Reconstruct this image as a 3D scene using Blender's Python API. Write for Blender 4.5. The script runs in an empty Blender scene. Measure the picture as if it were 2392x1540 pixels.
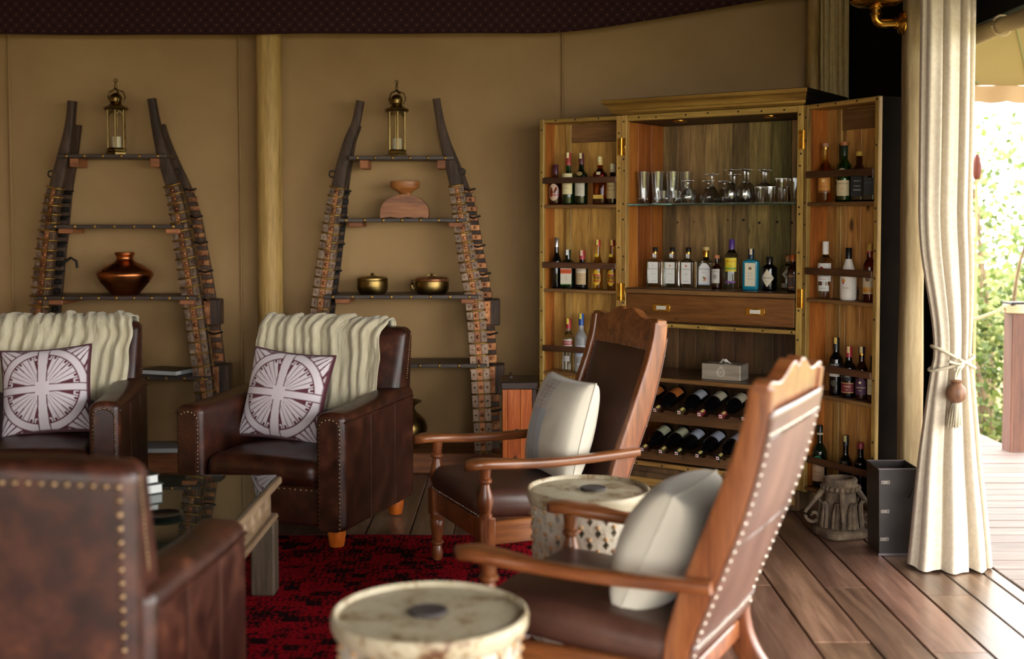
import bpy, math, random
from math import sin, cos, pi, radians, sqrt, atan2
from mathutils import Vector, Matrix, noise

rnd = random.Random(11)
SC = bpy.context.scene
COL = SC.collection

# ------------------------------------------------------------------ camera
cam_d = bpy.data.cameras.new('camera')
cam = bpy.data.objects.new('camera', cam_d)
COL.objects.link(cam)
cam.location = (0, 0, 1.42)
cam.rotation_euler = (pi / 2 - 0.0434, 0, 0)
cam_d.sensor_width = 36
cam_d.lens = 2825.9 / 2392 * 36
cam_d.shift_y = -(770 - 640.4) / 2392
cam_d.clip_end = 200
cam_d.dof.use_dof = True
cam_d.dof.focus_distance = 5.7
cam_d.dof.aperture_fstop = 1.6
SC.camera = cam

# ------------------------------------------------------------------ world, sun, exposure
wd = bpy.data.worlds.new('world')
SC.world = wd
wd.use_nodes = True
wbg = wd.node_tree.nodes['Background']
wbg.inputs[0].default_value = (1.0, 0.98, 0.96, 1)
wbg.inputs[1].default_value = 10.5
sun_d = bpy.data.lights.new('sun', 'SUN')
sun_d.energy = 5.0
sun_d.angle = radians(2)
sun_d.color = (1.0, 0.93, 0.8)
sun = bpy.data.objects.new('sun', sun_d)
COL.objects.link(sun)
sun.location = (8, -6, 14)
sun.rotation_euler = Vector((0.12, -0.45, 0.9)).to_track_quat('Z', 'Y').to_euler()
SC.view_settings.view_transform = 'Standard'
SC.view_settings.look = 'None'
SC.view_settings.gamma = 1
SC.view_settings.use_curve_mapping = False
SC.view_settings.exposure = 0.0

# ------------------------------------------------------------------ helpers: colour, materials
def lin(c):
    return c / 12.92 if c <= 0.04045 else ((c + 0.055) / 1.055) ** 2.4
def C(h):
    h = h.lstrip('#')
    return tuple(lin(int(h[i:i + 2], 16) / 255) for i in (0, 2, 4)) + (1,)

MATS = {}
def base_mat(name):
    m = bpy.data.materials.new(name)
    m.use_nodes = True
    nt = m.node_tree
    return m, nt, nt.nodes['Principled BSDF']
def setp(b, **k):
    for a, v in k.items():
        b.inputs[a.replace('_', ' ')].default_value = v
def flat(name, col, rough=.5, metal=0, spec=.5, trans=0, ior=1.45, coat=0, sheen=0, sub=0):
    if name in MATS: return MATS[name]
    m, nt, b = base_mat(name)
    b.inputs['Base Color'].default_value = C(col) if isinstance(col, str) else col
    b.inputs['Roughness'].default_value = rough
    b.inputs['Metallic'].default_value = metal
    b.inputs['Specular IOR Level'].default_value = spec
    b.inputs['Transmission Weight'].default_value = trans
    b.inputs['IOR'].default_value = ior
    b.inputs['Coat Weight'].default_value = coat
    b.inputs['Sheen Weight'].default_value = sheen
    MATS[name] = m
    return m
def N(nt, t, **k):
    n = nt.nodes.new(t)
    for a, v in k.items():
        if a.startswith('i_'):
            n.inputs[a[2:]].default_value = v
        else:
            setattr(n, a, v)
    return n
def ramp(nt, stops):
    r = nt.nodes.new('ShaderNodeValToRGB')
    e = r.color_ramp.elements
    e[0].position, e[0].color = stops[0]
    e[1].position, e[1].color = stops[-1]
    for p, c in stops[1:-1]:
        x = e.new(p); x.color = c
    return r
def coords(nt, scale, rand=True):
    """object coordinates, shifted per object so that copies differ"""
    tc = N(nt, 'ShaderNodeTexCoord')
    mp = N(nt, 'ShaderNodeMapping')
    mp.inputs['Scale'].default_value = scale
    nt.links.new(tc.outputs['Object'], mp.inputs['Vector'])
    if rand:
        oi = N(nt, 'ShaderNodeObjectInfo')
        mu = N(nt, 'ShaderNodeMath', operation='MULTIPLY')
        mu.inputs[1].default_value = 37.0
        nt.links.new(oi.outputs['Random'], mu.inputs[0])
        nt.links.new(mu.outputs[0], mp.inputs['Location'])
    return mp
def vary(nt, colsock, amt, hue=0.0):
    """value/hue variation per object"""
    oi = N(nt, 'ShaderNodeObjectInfo')
    mr = N(nt, 'ShaderNodeMapRange')
    mr.inputs['To Min'].default_value = 1 - amt
    mr.inputs['To Max'].default_value = 1 + amt
    nt.links.new(oi.outputs['Random'], mr.inputs['Value'])
    hs = N(nt, 'ShaderNodeHueSaturation')
    nt.links.new(mr.outputs[0], hs.inputs['Value'])
    nt.links.new(colsock, hs.inputs['Color'])
    if hue:
        mr2 = N(nt, 'ShaderNodeMapRange')
        mr2.inputs['To Min'].default_value = .5 - hue
        mr2.inputs['To Max'].default_value = .5 + hue
        w = N(nt, 'ShaderNodeTexWhiteNoise', noise_dimensions='1D')
        nt.links.new(oi.outputs['Random'], w.inputs['W'])
        nt.links.new(w.outputs['Value'], mr2.inputs['Value'])
        nt.links.new(mr2.outputs[0], hs.inputs['Hue'])
    return hs.outputs['Color']
def bumpit(nt, b, sock, strength, dist=.01):
    bu = N(nt, 'ShaderNodeBump')
    bu.inputs['Strength'].default_value = strength
    bu.inputs['Distance'].default_value = dist
    nt.links.new(sock, bu.inputs['Height'])
    nt.links.new(bu.outputs[0], b.inputs['Normal'])
def wood(name, dark, mid, light, axis='Z', sc=1.0, rough=.5, var=.2, hue=.0, knots=0.0, bump=.25, coat=0, spec=.4):
    if name in MATS: return MATS[name]
    m, nt, b = base_mat(name)
    st = {'X': (.09, 1, 1), 'Y': (1, .09, 1), 'Z': (1, 1, .09)}[axis]
    mp = coords(nt, tuple(s * 9 * sc for s in st))
    n1 = N(nt, 'ShaderNodeTexNoise', i_Scale=1.6, i_Detail=5.0, i_Roughness=.6, i_Distortion=.9)
    nt.links.new(mp.outputs[0], n1.inputs['Vector'])
    n2 = N(nt, 'ShaderNodeTexNoise', i_Scale=9.0, i_Detail=3.0, i_Roughness=.7)
    nt.links.new(mp.outputs[0], n2.inputs['Vector'])
    mx = N(nt, 'ShaderNodeMath', operation='MULTIPLY_ADD')
    mx.inputs[1].default_value = .38
    nt.links.new(n2.outputs[0], mx.inputs[0])
    sb = N(nt, 'ShaderNodeMath', operation='MULTIPLY')
    sb.inputs[1].default_value = .66
    nt.links.new(n1.outputs[0], sb.inputs[0])
    nt.links.new(sb.outputs[0], mx.inputs[2])
    r = ramp(nt, [(.33, C(dark)), (.5, C(mid)), (.68, C(light))])
    nt.links.new(mx.outputs[0], r.inputs[0])
    out = r.outputs[0]
    if knots:
        mk = coords(nt, tuple((1 if s == 1 else .45) * 7 for s in st))
        vo = N(nt, 'ShaderNodeTexVoronoi', i_Scale=1.0)
        nt.links.new(mk.outputs[0], vo.inputs['Vector'])
        rk = ramp(nt, [(.0, (0, 0, 0, 1)), (knots, (.06, .06, .06, 1)), (knots * 1.8, (1, 1, 1, 1))])
        nt.links.new(vo.outputs['Distance'], rk.inputs[0])
        mm = N(nt, 'ShaderNodeMix', data_type='RGBA', blend_type='MULTIPLY')
        mm.inputs[0].default_value = .85
        nt.links.new(out, mm.inputs[6]); nt.links.new(rk.outputs[0], mm.inputs[7])
        out = mm.outputs[2]
    out = vary(nt, out, var, hue)
    nt.links.new(out, b.inputs['Base Color'])
    setp(b, Roughness=rough, Specular_IOR_Level=spec, Coat_Weight=coat, Coat_Roughness=.25)
    bumpit(nt, b, mx.outputs[0], bump, .004)
    MATS[name] = m
    return m
def mottled(name, stops, scale=6.0, st=(1, 1, 1), detail=6.0, rough=(.4, .6), metal=0, bump=.15, var=0, rand=True, spec=.5, nrough=.6, dist=0.0, fine=0.0, coat=0, sheen=0, bdist=.004):
    if name in MATS: return MATS[name]
    m, nt, b = base_mat(name)
    mp = coords(nt, st, rand)
    n1 = N(nt, 'ShaderNodeTexNoise', i_Scale=scale, i_Detail=detail, i_Roughness=nrough, i_Distortion=dist)
    nt.links.new(mp.outputs[0], n1.inputs['Vector'])
    r = ramp(nt, [(p, C(c)) for p, c in stops])
    nt.links.new(n1.outputs[0], r.inputs[0])
    out = r.outputs[0]
    if var: out = vary(nt, out, var)
    nt.links.new(out, b.inputs['Base Color'])
    mr = N(nt, 'ShaderNodeMapRange')
    mr.inputs['From Min'].default_value = .3; mr.inputs['From Max'].default_value = .7
    mr.inputs['To Min'].default_value = rough[0]; mr.inputs['To Max'].default_value = rough[1]
    nt.links.new(n1.outputs[0], mr.inputs[0])
    nt.links.new(mr.outputs[0], b.inputs['Roughness'])
    setp(b, Metallic=metal, Specular_IOR_Level=spec, Coat_Weight=coat, Sheen_Weight=sheen)
    if fine:
        n3 = N(nt, 'ShaderNodeTexNoise', i_Scale=fine, i_Detail=2.0)
        nt.links.new(mp.outputs[0], n3.inputs['Vector'])
        bumpit(nt, b, n3.outputs[0], bump, bdist)
    elif bump:
        bumpit(nt, b, n1.outputs[0], bump, bdist)
    MATS[name] = m
    return m
def vcol(name, rough=.8, sheen=.2, attr='print', fine=0):
    """fabric whose printed design is stored as a colour attribute on the mesh"""
    if name in MATS: return MATS[name]
    m, nt, b = base_mat(name)
    a = N(nt, 'ShaderNodeVertexColor', layer_name=attr)
    nt.links.new(a.outputs[0], b.inputs['Base Color'])
    setp(b, Roughness=rough, Sheen_Weight=sheen, Specular_IOR_Level=.2)
    if fine:
        mp = coords(nt, (1, 1, 1), False)
        n3 = N(nt, 'ShaderNodeTexNoise', i_Scale=fine, i_Detail=2.0)
        nt.links.new(mp.outputs[0], n3.inputs['Vector'])
        bumpit(nt, b, n3.outputs[0], .3, .002)
    MATS[name] = m
    return m

# ------------------------------------------------------------------ helpers: meshes
class MB:
    def __init__(s):
        s.v, s.f = [], []
    def add(s, vs, fs, M=None):
        o = len(s.v)
        if M is not None: vs = [M @ Vector(p) for p in vs]
        s.v.extend([tuple(p) for p in vs])
        s.f.extend([tuple(i + o for i in q) for q in fs])
        return s
    def box(s, x0, x1, y0, y1, z0, z1, ch=0.0, M=None):
        """box between corners, chamfered edges when ch > 0"""
        if ch <= 0:
            vs = [(x, y, z) for x in (x0, x1) for y in (y0, y1) for z in (z0, z1)]
            fs = [(0, 1, 3, 2), (4, 6, 7, 5), (0, 4, 5, 1), (2, 3, 7, 6), (0, 2, 6, 4), (1, 5, 7, 3)]
            return s.add(vs, fs, M)
        ch = min(ch, (x1 - x0) * .45, (y1 - y0) * .45, (z1 - z0) * .45)
        lo, hi = (x0, y0, z0), (x1, y1, z1)
        vs, idx = [], {}
        for sx in (0, 1):
            for sy in (0, 1):
                for sz in (0, 1):
                    sg = (sx, sy, sz)
                    for ax in range(3):
                        p = []
                        for k in range(3):
                            e = hi[k] if sg[k] else lo[k]
                            if k != ax: e += -ch if sg[k] else ch
                            p.append(e)
                        idx[(sx, sy, sz, ax)] = len(vs); vs.append(p)
        fs = []
        def q(*ks): fs.append(tuple(idx[k] for k in ks))
        for ax in range(3):
            a, b = [k for k in range(3) if k != ax]
            for sd in (0, 1):
                def key(u, w):
                    t = [0, 0, 0]; t[ax] = sd; t[a] = u; t[b] = w
                    return (t[0], t[1], t[2], ax)
                ring = [key(0, 0), key(1, 0), key(1, 1), key(0, 1)]
                fl = (sd == 1) != (ax == 1)
                q(*(ring if fl else ring[::-1]))
        for ax in range(3):           # edges running along ax
            a, b = [k for k in range(3) if k != ax]
            for u in (0, 1):
                for w in (0, 1):
                    t0 = [0, 0, 0]; t0[a] = u; t0[b] = w; t1 = t0[:]; t1[ax] = 1
                    q((*t0, a), (*t1, a), (*t1, b), (*t0, b))
        for sx in (0, 1):
            for sy in (0, 1):
                for sz in (0, 1):
                    q((sx, sy, sz, 0), (sx, sy, sz, 1), (sx, sy, sz, 2))
        return s.add(vs, fs, M)
    def rbox(s, x0, x1, y0, y1, z0, z1, r, n=3, seg=4, fn=None):
        """rounded box; fn deforms points"""
        cs = [(x0 + x1) / 2, (y0 + y1) / 2, (z0 + z1) / 2]
        h = [(x1 - x0) / 2, (y1 - y0) / 2, (z1 - z0) / 2]
        r = min(r, *[k * .98 for k in h])
        ts = [r * (1 - math.tan(pi / 4 * (1 - i / n))) for i in range(n + 1)]
        pos = []
        for k in range(3):
            e = h[k]
            a = [-e + t for t in ts]
            mid = [(-e + r) + (2 * e - 2 * r) * i / seg for i in range(1, seg)]
            pos.append(a + mid + [-t for t in a[::-1]])
        vs, fs, idx = [], [], {}
        def vert(p):
            key = tuple(round(c, 6) for c in p)
            if key in idx: return idx[key]
            inn = [max(-(h[k] - r), min(h[k] - r, p[k])) for k in range(3)]
            d = Vector([p[k] - inn[k] for k in range(3)])
            d = d.normalized() * r
            w = [cs[k] + inn[k] + d[k] for k in range(3)]
            if fn: w = fn(*w)
            idx[key] = len(vs); vs.append(w)
            return idx[key]
        for ax in range(3):
            a, b = [(1, 2), (2, 0), (0, 1)][ax]
            for sd in (-1, 1):
                for i in range(len(pos[a]) - 1):
                    for j in range(len(pos[b]) - 1):
                        qd = []
                        for (u, w) in ((i, j), (i + 1, j), (i + 1, j + 1), (i, j + 1)):
                            p = [0, 0, 0]; p[ax] = sd * h[ax]; p[a] = pos[a][u]; p[b] = pos[b][w]
                            qd.append(vert(p))
                        fs.append(tuple(qd if sd > 0 else qd[::-1]))
        return s.add(vs, fs)
    def lathe(s, prof, n=24, M=None, fn=None, cap0=True, cap1=True):
        """prof: (r, z) or (r, z, exponent, aspect); r = 0 ends close"""
        vs, fs, rings = [], [], []
        for q in prof:
            r, z = q[0], q[1]
            e = q[2] if len(q) > 2 else 2; asp = q[3] if len(q) > 3 else 1
            if r <= 1e-7:
                rings.append([len(vs)]); vs.append((0, 0, z)); continue
            ring = []
            for i in range(n):
                a = 2 * pi * (i + .5) / n
                ca, sa = cos(a), sin(a)
                if e != 2:
                    ca = math.copysign(abs(ca) ** (2 / e), ca); sa = math.copysign(abs(sa) ** (2 / e), sa)
                ring.append(len(vs)); vs.append((r * ca, r * asp * sa, z))
            rings.append(ring)
        for A, B in zip(rings, rings[1:]):
            for i in range(n):
                j = (i + 1) % n
                if len(A) == 1 and len(B) == 1: break
                if len(A) == 1: fs.append((A[0], B[j], B[i]))
                elif len(B) == 1: fs.append((A[i], A[j], B[0]))
                else: fs.append((A[i], A[j], B[j], B[i]))
        if cap0 and len(rings[0]) > 1: fs.append(tuple(rings[0][::-1]))
        if cap1 and len(rings[-1]) > 1: fs.append(tuple(rings[-1]))
        if fn: vs = [fn(*p) for p in vs]
        return s.add(vs, fs, M)
    def loft(s, st, n=12, p=2.0, caps=True):
        """st: list of (centre, right, up, half_width, half_height)"""
        vs, fs = [], []
        for c, r, u, hw, hh in st:
            c, r, u = Vector(c), Vector(r), Vector(u)
            for i in range(n):
                a = 2 * pi * (i + .5) / n
                ca, sa = cos(a), sin(a)
                ca = math.copysign(abs(ca) ** (2 / p), ca); sa = math.copysign(abs(sa) ** (2 / p), sa)
                vs.append(c + r * (hw * ca) + u * (hh * sa))
        for k in range(len(st) - 1):
            for i in range(n):
                j = (i + 1) % n
                fs.append((k * n + i, k * n + j, (k + 1) * n + j, (k + 1) * n + i))
        if caps:
            fs.append(tuple(range(n))[::-1]); fs.append(tuple((len(st) - 1) * n + i for i in range(n)))
        return s.add(vs, fs)
    def tube(s, pts, r, n=8, caps=True, ref=(0, 0, 1)):
        pts = [Vector(p) for p in pts]
        rs = r if isinstance(r, (list, tuple)) else [r] * len(pts)
        st = []
        for i, p in enumerate(pts):
            t = (pts[min(i + 1, len(pts) - 1)] - pts[max(i - 1, 0)])
            t = t.normalized() if t.length > 1e-9 else Vector((0, 0, 1))
            rf = Vector(ref)
            if abs(t.dot(rf)) > .97: rf = Vector((1, 0, 0))
            a = t.cross(rf).normalized(); b = a.cross(t)
            st.append((p, a, b, rs[i], rs[i]))
        return s.loft(st, n, 2.0, caps)
    def prism(s, poly, d0, d1, axis='Y', M=None):
        """poly: 2D outline; extruded between d0 and d1 along axis (Y: poly in xz, Z: in xy, X: in yz)"""
        k = len(poly)
        def P(a, b, d):
            return {'Y': (a, d, b), 'Z': (a, b, d), 'X': (d, a, b)}[axis]
        vs = [P(a, b, d0) for a, b in poly] + [P(a, b, d1) for a, b in poly]
        fs = [tuple(range(k)), tuple(range(2 * k - 1, k - 1, -1))]
        fs += [(i, k + i, k + (i + 1) % k, (i + 1) % k) for i in range(k)]
        return s.add(vs, fs, M)
    def grid(s, fn, nu, nv, wrapu=False, M=None):
        """fn(u, v), u and v in 0..1"""
        vs = [fn(i / nu, j / nv) for j in range(nv + 1) for i in range(nu + (0 if wrapu else 1))]
        w = nu if wrapu else nu + 1
        fs = []
        for j in range(nv):
            for i in range(nu):
                i2 = (i + 1) % w
                fs.append((j * w + i, j * w + i2, (j + 1) * w + i2, (j + 1) * w + i))
        return s.add(vs, fs, M)
    def dome(s, c, r, h, nrm=(0, -1, 0), n=8):
        nrm = Vector(nrm).normalized()
        M = Matrix.Translation(Vector(c)) @ nrm.to_track_quat('Z', 'Y').to_matrix().to_4x4()
        return s.lathe([(r, 0), (r * .86, h * .55), (r * .45, h * .92), (0, h)], n, M)
    def mesh(s, name, mat, smooth=35):
        me = bpy.data.meshes.new(name)
        me.from_pydata(s.v, [], s.f)
        me.validate()
        import bmesh
        bm = bmesh.new(); bm.from_mesh(me)
        lv = [v for v in bm.verts if not v.link_faces]
        if lv: bmesh.ops.delete(bm, geom=lv, context='VERTS')
        bmesh.ops.recalc_face_normals(bm, faces=bm.faces)
        bm.to_mesh(me); bm.free()
        if smooth:
            me.shade_smooth()
            if smooth < 180: me.set_sharp_from_angle(angle=radians(smooth))
        if mat is not None: me.materials.append(mat)
        return me
    def build(s, name, mat, parent=None, smooth=35, kind=None, loc=None, rz=None):
        return link(name, s.mesh(name, mat, smooth), parent, kind, loc, rz)

def link(name, me, parent=None, kind=None, loc=None, rz=None):
    o = bpy.data.objects.new(name, me)
    COL.objects.link(o)
    if parent is not None: o.parent = parent
    if kind: o['kind'] = kind
    if loc is not None: o.location = loc
    if rz is not None: o.rotation_euler = (0, 0, rz)
    return o
def tag(o, label, cat, group=None):
    o['label'] = label; o['category'] = cat
    if group: o['group'] = group
    return o
def thing(name, label, cat, loc=(0, 0, 0), rz=0, group=None):
    o = bpy.data.objects.new(name, None)
    o.empty_display_size = .05
    COL.objects.link(o)
    o.location = loc; o.rotation_euler = (0, 0, rz)
    return tag(o, label, cat, group)
def copy_tree(o, parent=None):
    c = o.copy(); COL.objects.link(c)
    if parent is not None: c.parent = parent
    for ch in list(o.children): copy_tree(ch, c)
    return c
def smooth_path(pts, k=6):
    """Catmull-Rom through points"""
    P = [Vector(p) for p in pts]
    out = []
    for i in range(len(P) - 1):
        a = P[max(i - 1, 0)]; b = P[i]; c = P[i + 1]; d = P[min(i + 2, len(P) - 1)]
        for j in range(k):
            t = j / k
            out.append(.5 * ((2 * b) + (c - a) * t + (2 * a - 5 * b + 4 * c - d) * t * t + (3 * b - a - 3 * c + d) * t ** 3))
    out.append(P[-1])
    return out
def sstep(a, b, x):
    t = max(0, min(1, (x - a) / (b - a))); return t * t * (3 - 2 * t)
_txt = {}
def text_geo(body, size):
    """flat lettering: verts (x, y) centred, faces"""
    k = (body, round(size, 5))
    if k in _txt: return _txt[k]
    cu = bpy.data.curves.new('lettering', 'FONT')
    cu.body = body; cu.size = size; cu.align_x = 'CENTER'; cu.align_y = 'CENTER'
    cu.resolution_u = 2
    ob = bpy.data.objects.new('lettering', cu)
    me = bpy.data.meshes.new_from_object(ob)
    vs = [(v.co.x, v.co.y) for v in me.vertices]
    fs = [tuple(p.vertices) for p in me.polygons]
    bpy.data.objects.remove(ob); bpy.data.curves.remove(cu); bpy.data.meshes.remove(me)
    _txt[k] = (vs, fs)
    return vs, fs

# cabinet frames: carcass, left door, right door  (origin, rotation)
TH, TL, TR = .5955, .5312, 1.0929
CAB_O = Vector((.5835, 6.4366, 0))
def frame(o, a): return Matrix.Translation(o) @ Matrix.Rotation(a, 4, 'Z')
F_CAB = frame(CAB_O, -TH)
F_LD = frame(CAB_O + .5 * Vector((-cos(TL), sin(TL), 0)), -TL)
F_RD = frame(F_CAB @ Vector((1, 0, 0)), -TR)

# ================================================================== materials shared by many things
W_FLOOR = wood('floor_boards', '#3c2b22', '#684d3d', '#92725d', 'Y', .55, .3, .2, .012, .03, .25, spec=.6)
W_DECK = wood('deck_boards', '#5f5148', '#776860', '#8d7f76', 'X', .5, .55, .1, .01, .02, .3)
M_CANVAS = mottled('canvas_khaki', [(.3, '#957750'), (.7, '#a88960')], 1.2, rough=(.85, .95), bump=.12, fine=220, spec=.1, rand=False)
M_AWNING = mottled('canvas_sand', [(.3, '#94825f'), (.7, '#a4926e')], 1.0, rough=(.85, .95), bump=.05, fine=200, spec=.1, rand=False)
M_BLACKCANVAS = mottled('canvas_black', [(.3, '#0d0c0b'), (.7, '#14120f')], 2.0, rough=(.85, .95), bump=.05, spec=.1)
W_POLE = wood('pole_wood', '#75592c', '#a58449', '#c4a262', 'Z', .8, .6, .06, 0, 0, .25)
W_POST = wood('post_wood', '#6e5a3c', '#94805c', '#b3a07c', 'Z', .7, .75, .06, 0, .05, .4)
M_BRASS = mottled('brass', [(.3, '#b08030'), (.7, '#dcb050')], 14, rough=(.18, .32), metal=1, bump=.02)
M_OLDBRASS = mottled('old_brass', [(.3, '#5c4a28'), (.7, '#a08650')], 9, rough=(.25, .45), metal=1, bump=.06)
M_COPPER = mottled('copper', [(.3, '#8a4a28'), (.7, '#c47846')], 8, rough=(.22, .4), metal=1, bump=.03)
M_COPPERPLATE = mottled('copper_plate', [(.3, '#4a2c1c'), (.5, '#855636'), (.75, '#b98a5e')], 22, rough=(.3, .55), metal=.85, bump=.3, var=.25)
M_IRON = mottled('dark_iron', [(.3, '#16120f'), (.7, '#2c2622')], 20, rough=(.4, .6), metal=.6, bump=.2)
M_BLACK = flat('black_gloss', '#0c0a09', .25, spec=.5)
M_WHITE = flat('white_paper', '#e6e2d8', .7)

# ================================================================== setting
def plank_floor():
    base = MB().box(-4.3, 1.97, -1.8, 7.15, -.12, -.012).build('floor', W_FLOOR, kind='structure')
    r = random.Random(3)
    x = -3.9
    while x < 1.97:
        w = r.uniform(.15, .21)
        x1 = min(x + w, 1.97)
        if 1.97 - x1 < .06: x1 = 1.97
        y = 1.2 - r.uniform(0, 1.2)
        while y < 7.14:
            L = r.uniform(1.3, 2.6)
            y1 = min(y + L, 7.14)
            if 7.14 - y1 < .4: y1 = 7.14
            dz = r.uniform(-.0025, 0)
            MB().box(x + .003, x1 - .003, y + .0006, y1 - .0006, -.02, dz, .003).build('plank', W_FLOOR, base, 0)
            y = y1
        x = x1
    return base
plank_floor()
# the board nearest the camera side is plain slab; outside deck of cross boards
def deck():
    base = MB().box(1.975, 3.0, -1.8, 7.4, -.2, -.03).build('deck', W_DECK, kind='structure')
    r = random.Random(5)
    y = 2.4
    while y < 9.0:
        w = r.uniform(.125, .15)
        xe = 3.16 if y > 7.2 else 3.55 - (y - 2.4) * .05
        xe = 3.14 + max(0, 7.35 - y) * .5
        MB().box(1.978, min(xe, 5.2), y + .004, y + w - .004, -.028, r.uniform(-.004, 0), .003).build('deck_board', W_DECK, base, 0)
        y += w
deck()

# canvas walls with sewn seams
wb = MB().grid(lambda u, v: (-4.3 + u * 6.3, 7.15 + .012 * noise.noise((u * 9, v * 1.5, 0)) + .006 * noise.noise((u * 30, v * 3, 4)), v * 3.05), 90, 10)
wall_back = wb.build('wall_back', M_CANVAS, smooth=180, kind='structure')
for sx in (-2.95, -1.6, .295):
    MB().tube([(sx, 7.135, 0), (sx + .004, 7.133, 1.5), (sx, 7.135, 3.0)], .007, 6).build('seam', M_CANVAS, wall_back)
MB().box(1.975, 2.005, 5.42, 7.15, 0, 3.05).build('wall_right', M_BLACKCANVAS, kind='structure')
MB().box(-4.33, -4.3, -1.8, 7.15, 0, 3.05).build('wall_left', M_CANVAS, kind='structure')
wf = MB().box(-4.3, -2.9, -1.83, -1.8, 0, 3.05)  # unseen wall behind the camera, its gaps shaped for the light they admit
wf.box(-2.9, -1.9, -1.83, -1.8, 2.2, 3.05); wf.box(-1.9, -.6, -1.83, -1.8, 0, 3.05); wf.box(-.6, 2.0, -1.83, -1.8, 2.3, 3.05)
wf.build('wall_front_unseen', M_CANVAS, kind='structure')

def valance_mat():
    m, nt, b = base_mat('valance_cloth')
    tc = N(nt, 'ShaderNodeTexCoord')
    mp = N(nt, 'ShaderNodeMapping')
    mp.inputs['Rotation'].default_value = (0, radians(45), 0)
    mp.inputs['Scale'].default_value = (1 / .042, 1, 1 / .042)
    nt.links.new(tc.outputs['Object'], mp.inputs[0])
    sp = N(nt, 'ShaderNodeSeparateXYZ'); nt.links.new(mp.outputs[0], sp.inputs[0])
    def cell(sock):
        f = N(nt, 'ShaderNodeMath', operation='FRACT'); nt.links.new(sock, f.inputs[0])
        a = N(nt, 'ShaderNodeMath', operation='SUBTRACT'); a.inputs[1].default_value = .5
        nt.links.new(f.outputs[0], a.inputs[0])
        return a.outputs[0]
    x, z = cell(sp.outputs[0]), cell(sp.outputs[2])
    co = N(nt, 'ShaderNodeCombineXYZ')
    nt.links.new(x, co.inputs[0]); nt.links.new(z, co.inputs[2])
    le = N(nt, 'ShaderNodeVectorMath', operation='LENGTH'); nt.links.new(co.outputs[0], le.inputs[0])
    r = ramp(nt, [(.05, C('#6a5240')), (.11, C('#42292a')), (.18, C('#2e1a1c')), (.4, C('#361f20')), (.5, C('#2a1618'))])
    nt.links.new(le.outputs['Value'], r.inputs[0])
    nt.links.new(r.outputs[0], b.inputs['Base Color'])
    setp(b, Roughness=.85, Specular_IOR_Level=.15)
    return m
M_VAL = valance_mat()
def val_edge(x):
    return 2.482 + .205 * sstep(.1, 1.9, x) + .01 * sin(x * .9)
def valance():
    mb = MB()
    def fn(off):
        def g(u, v):
            x = -4.25 + u * 6.15
            z0 = val_edge(x)
            z = z0 + (3.02 - z0) * v
            return (x, 6.86 + off + .02 * sin(x * 2.3 + 1) * (1 - v) + .01 * sin(x * 7) * (1 - v), z)
        return g
    mb.grid(fn(0), 80, 6); mb.grid(fn(.012), 80, 6)
    n = 81 * 7
    for i in range(80):
        mb.f.append((i, i + 1, n + i + 1, n + i))
    return mb.build('ceiling_valance', M_VAL, smooth=180, kind='structure')
valance()
MB().box(-4.35, 2.02, -1.85, 7.2, 3.03, 3.06).build('ceiling', M_VAL, kind='structure')
# dark side hem of the roof above the open side
MB().box(1.98, 2.02, -1.85, 5.3, 2.26, 3.03).build('trim_1', M_BLACKCANVAS, kind='structure')

# round timber pole in front of the back wall
tp = MB().lathe([(.077, 0), (.076, .8), (.074, 1.6), (.073, 2.9)], 20)
tag(tp.build('tent_pole', W_POLE, loc=(-1.405, 7.03, 0)), 'round pale timber tent pole standing between the two ladder shelves', 'pole')

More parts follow.
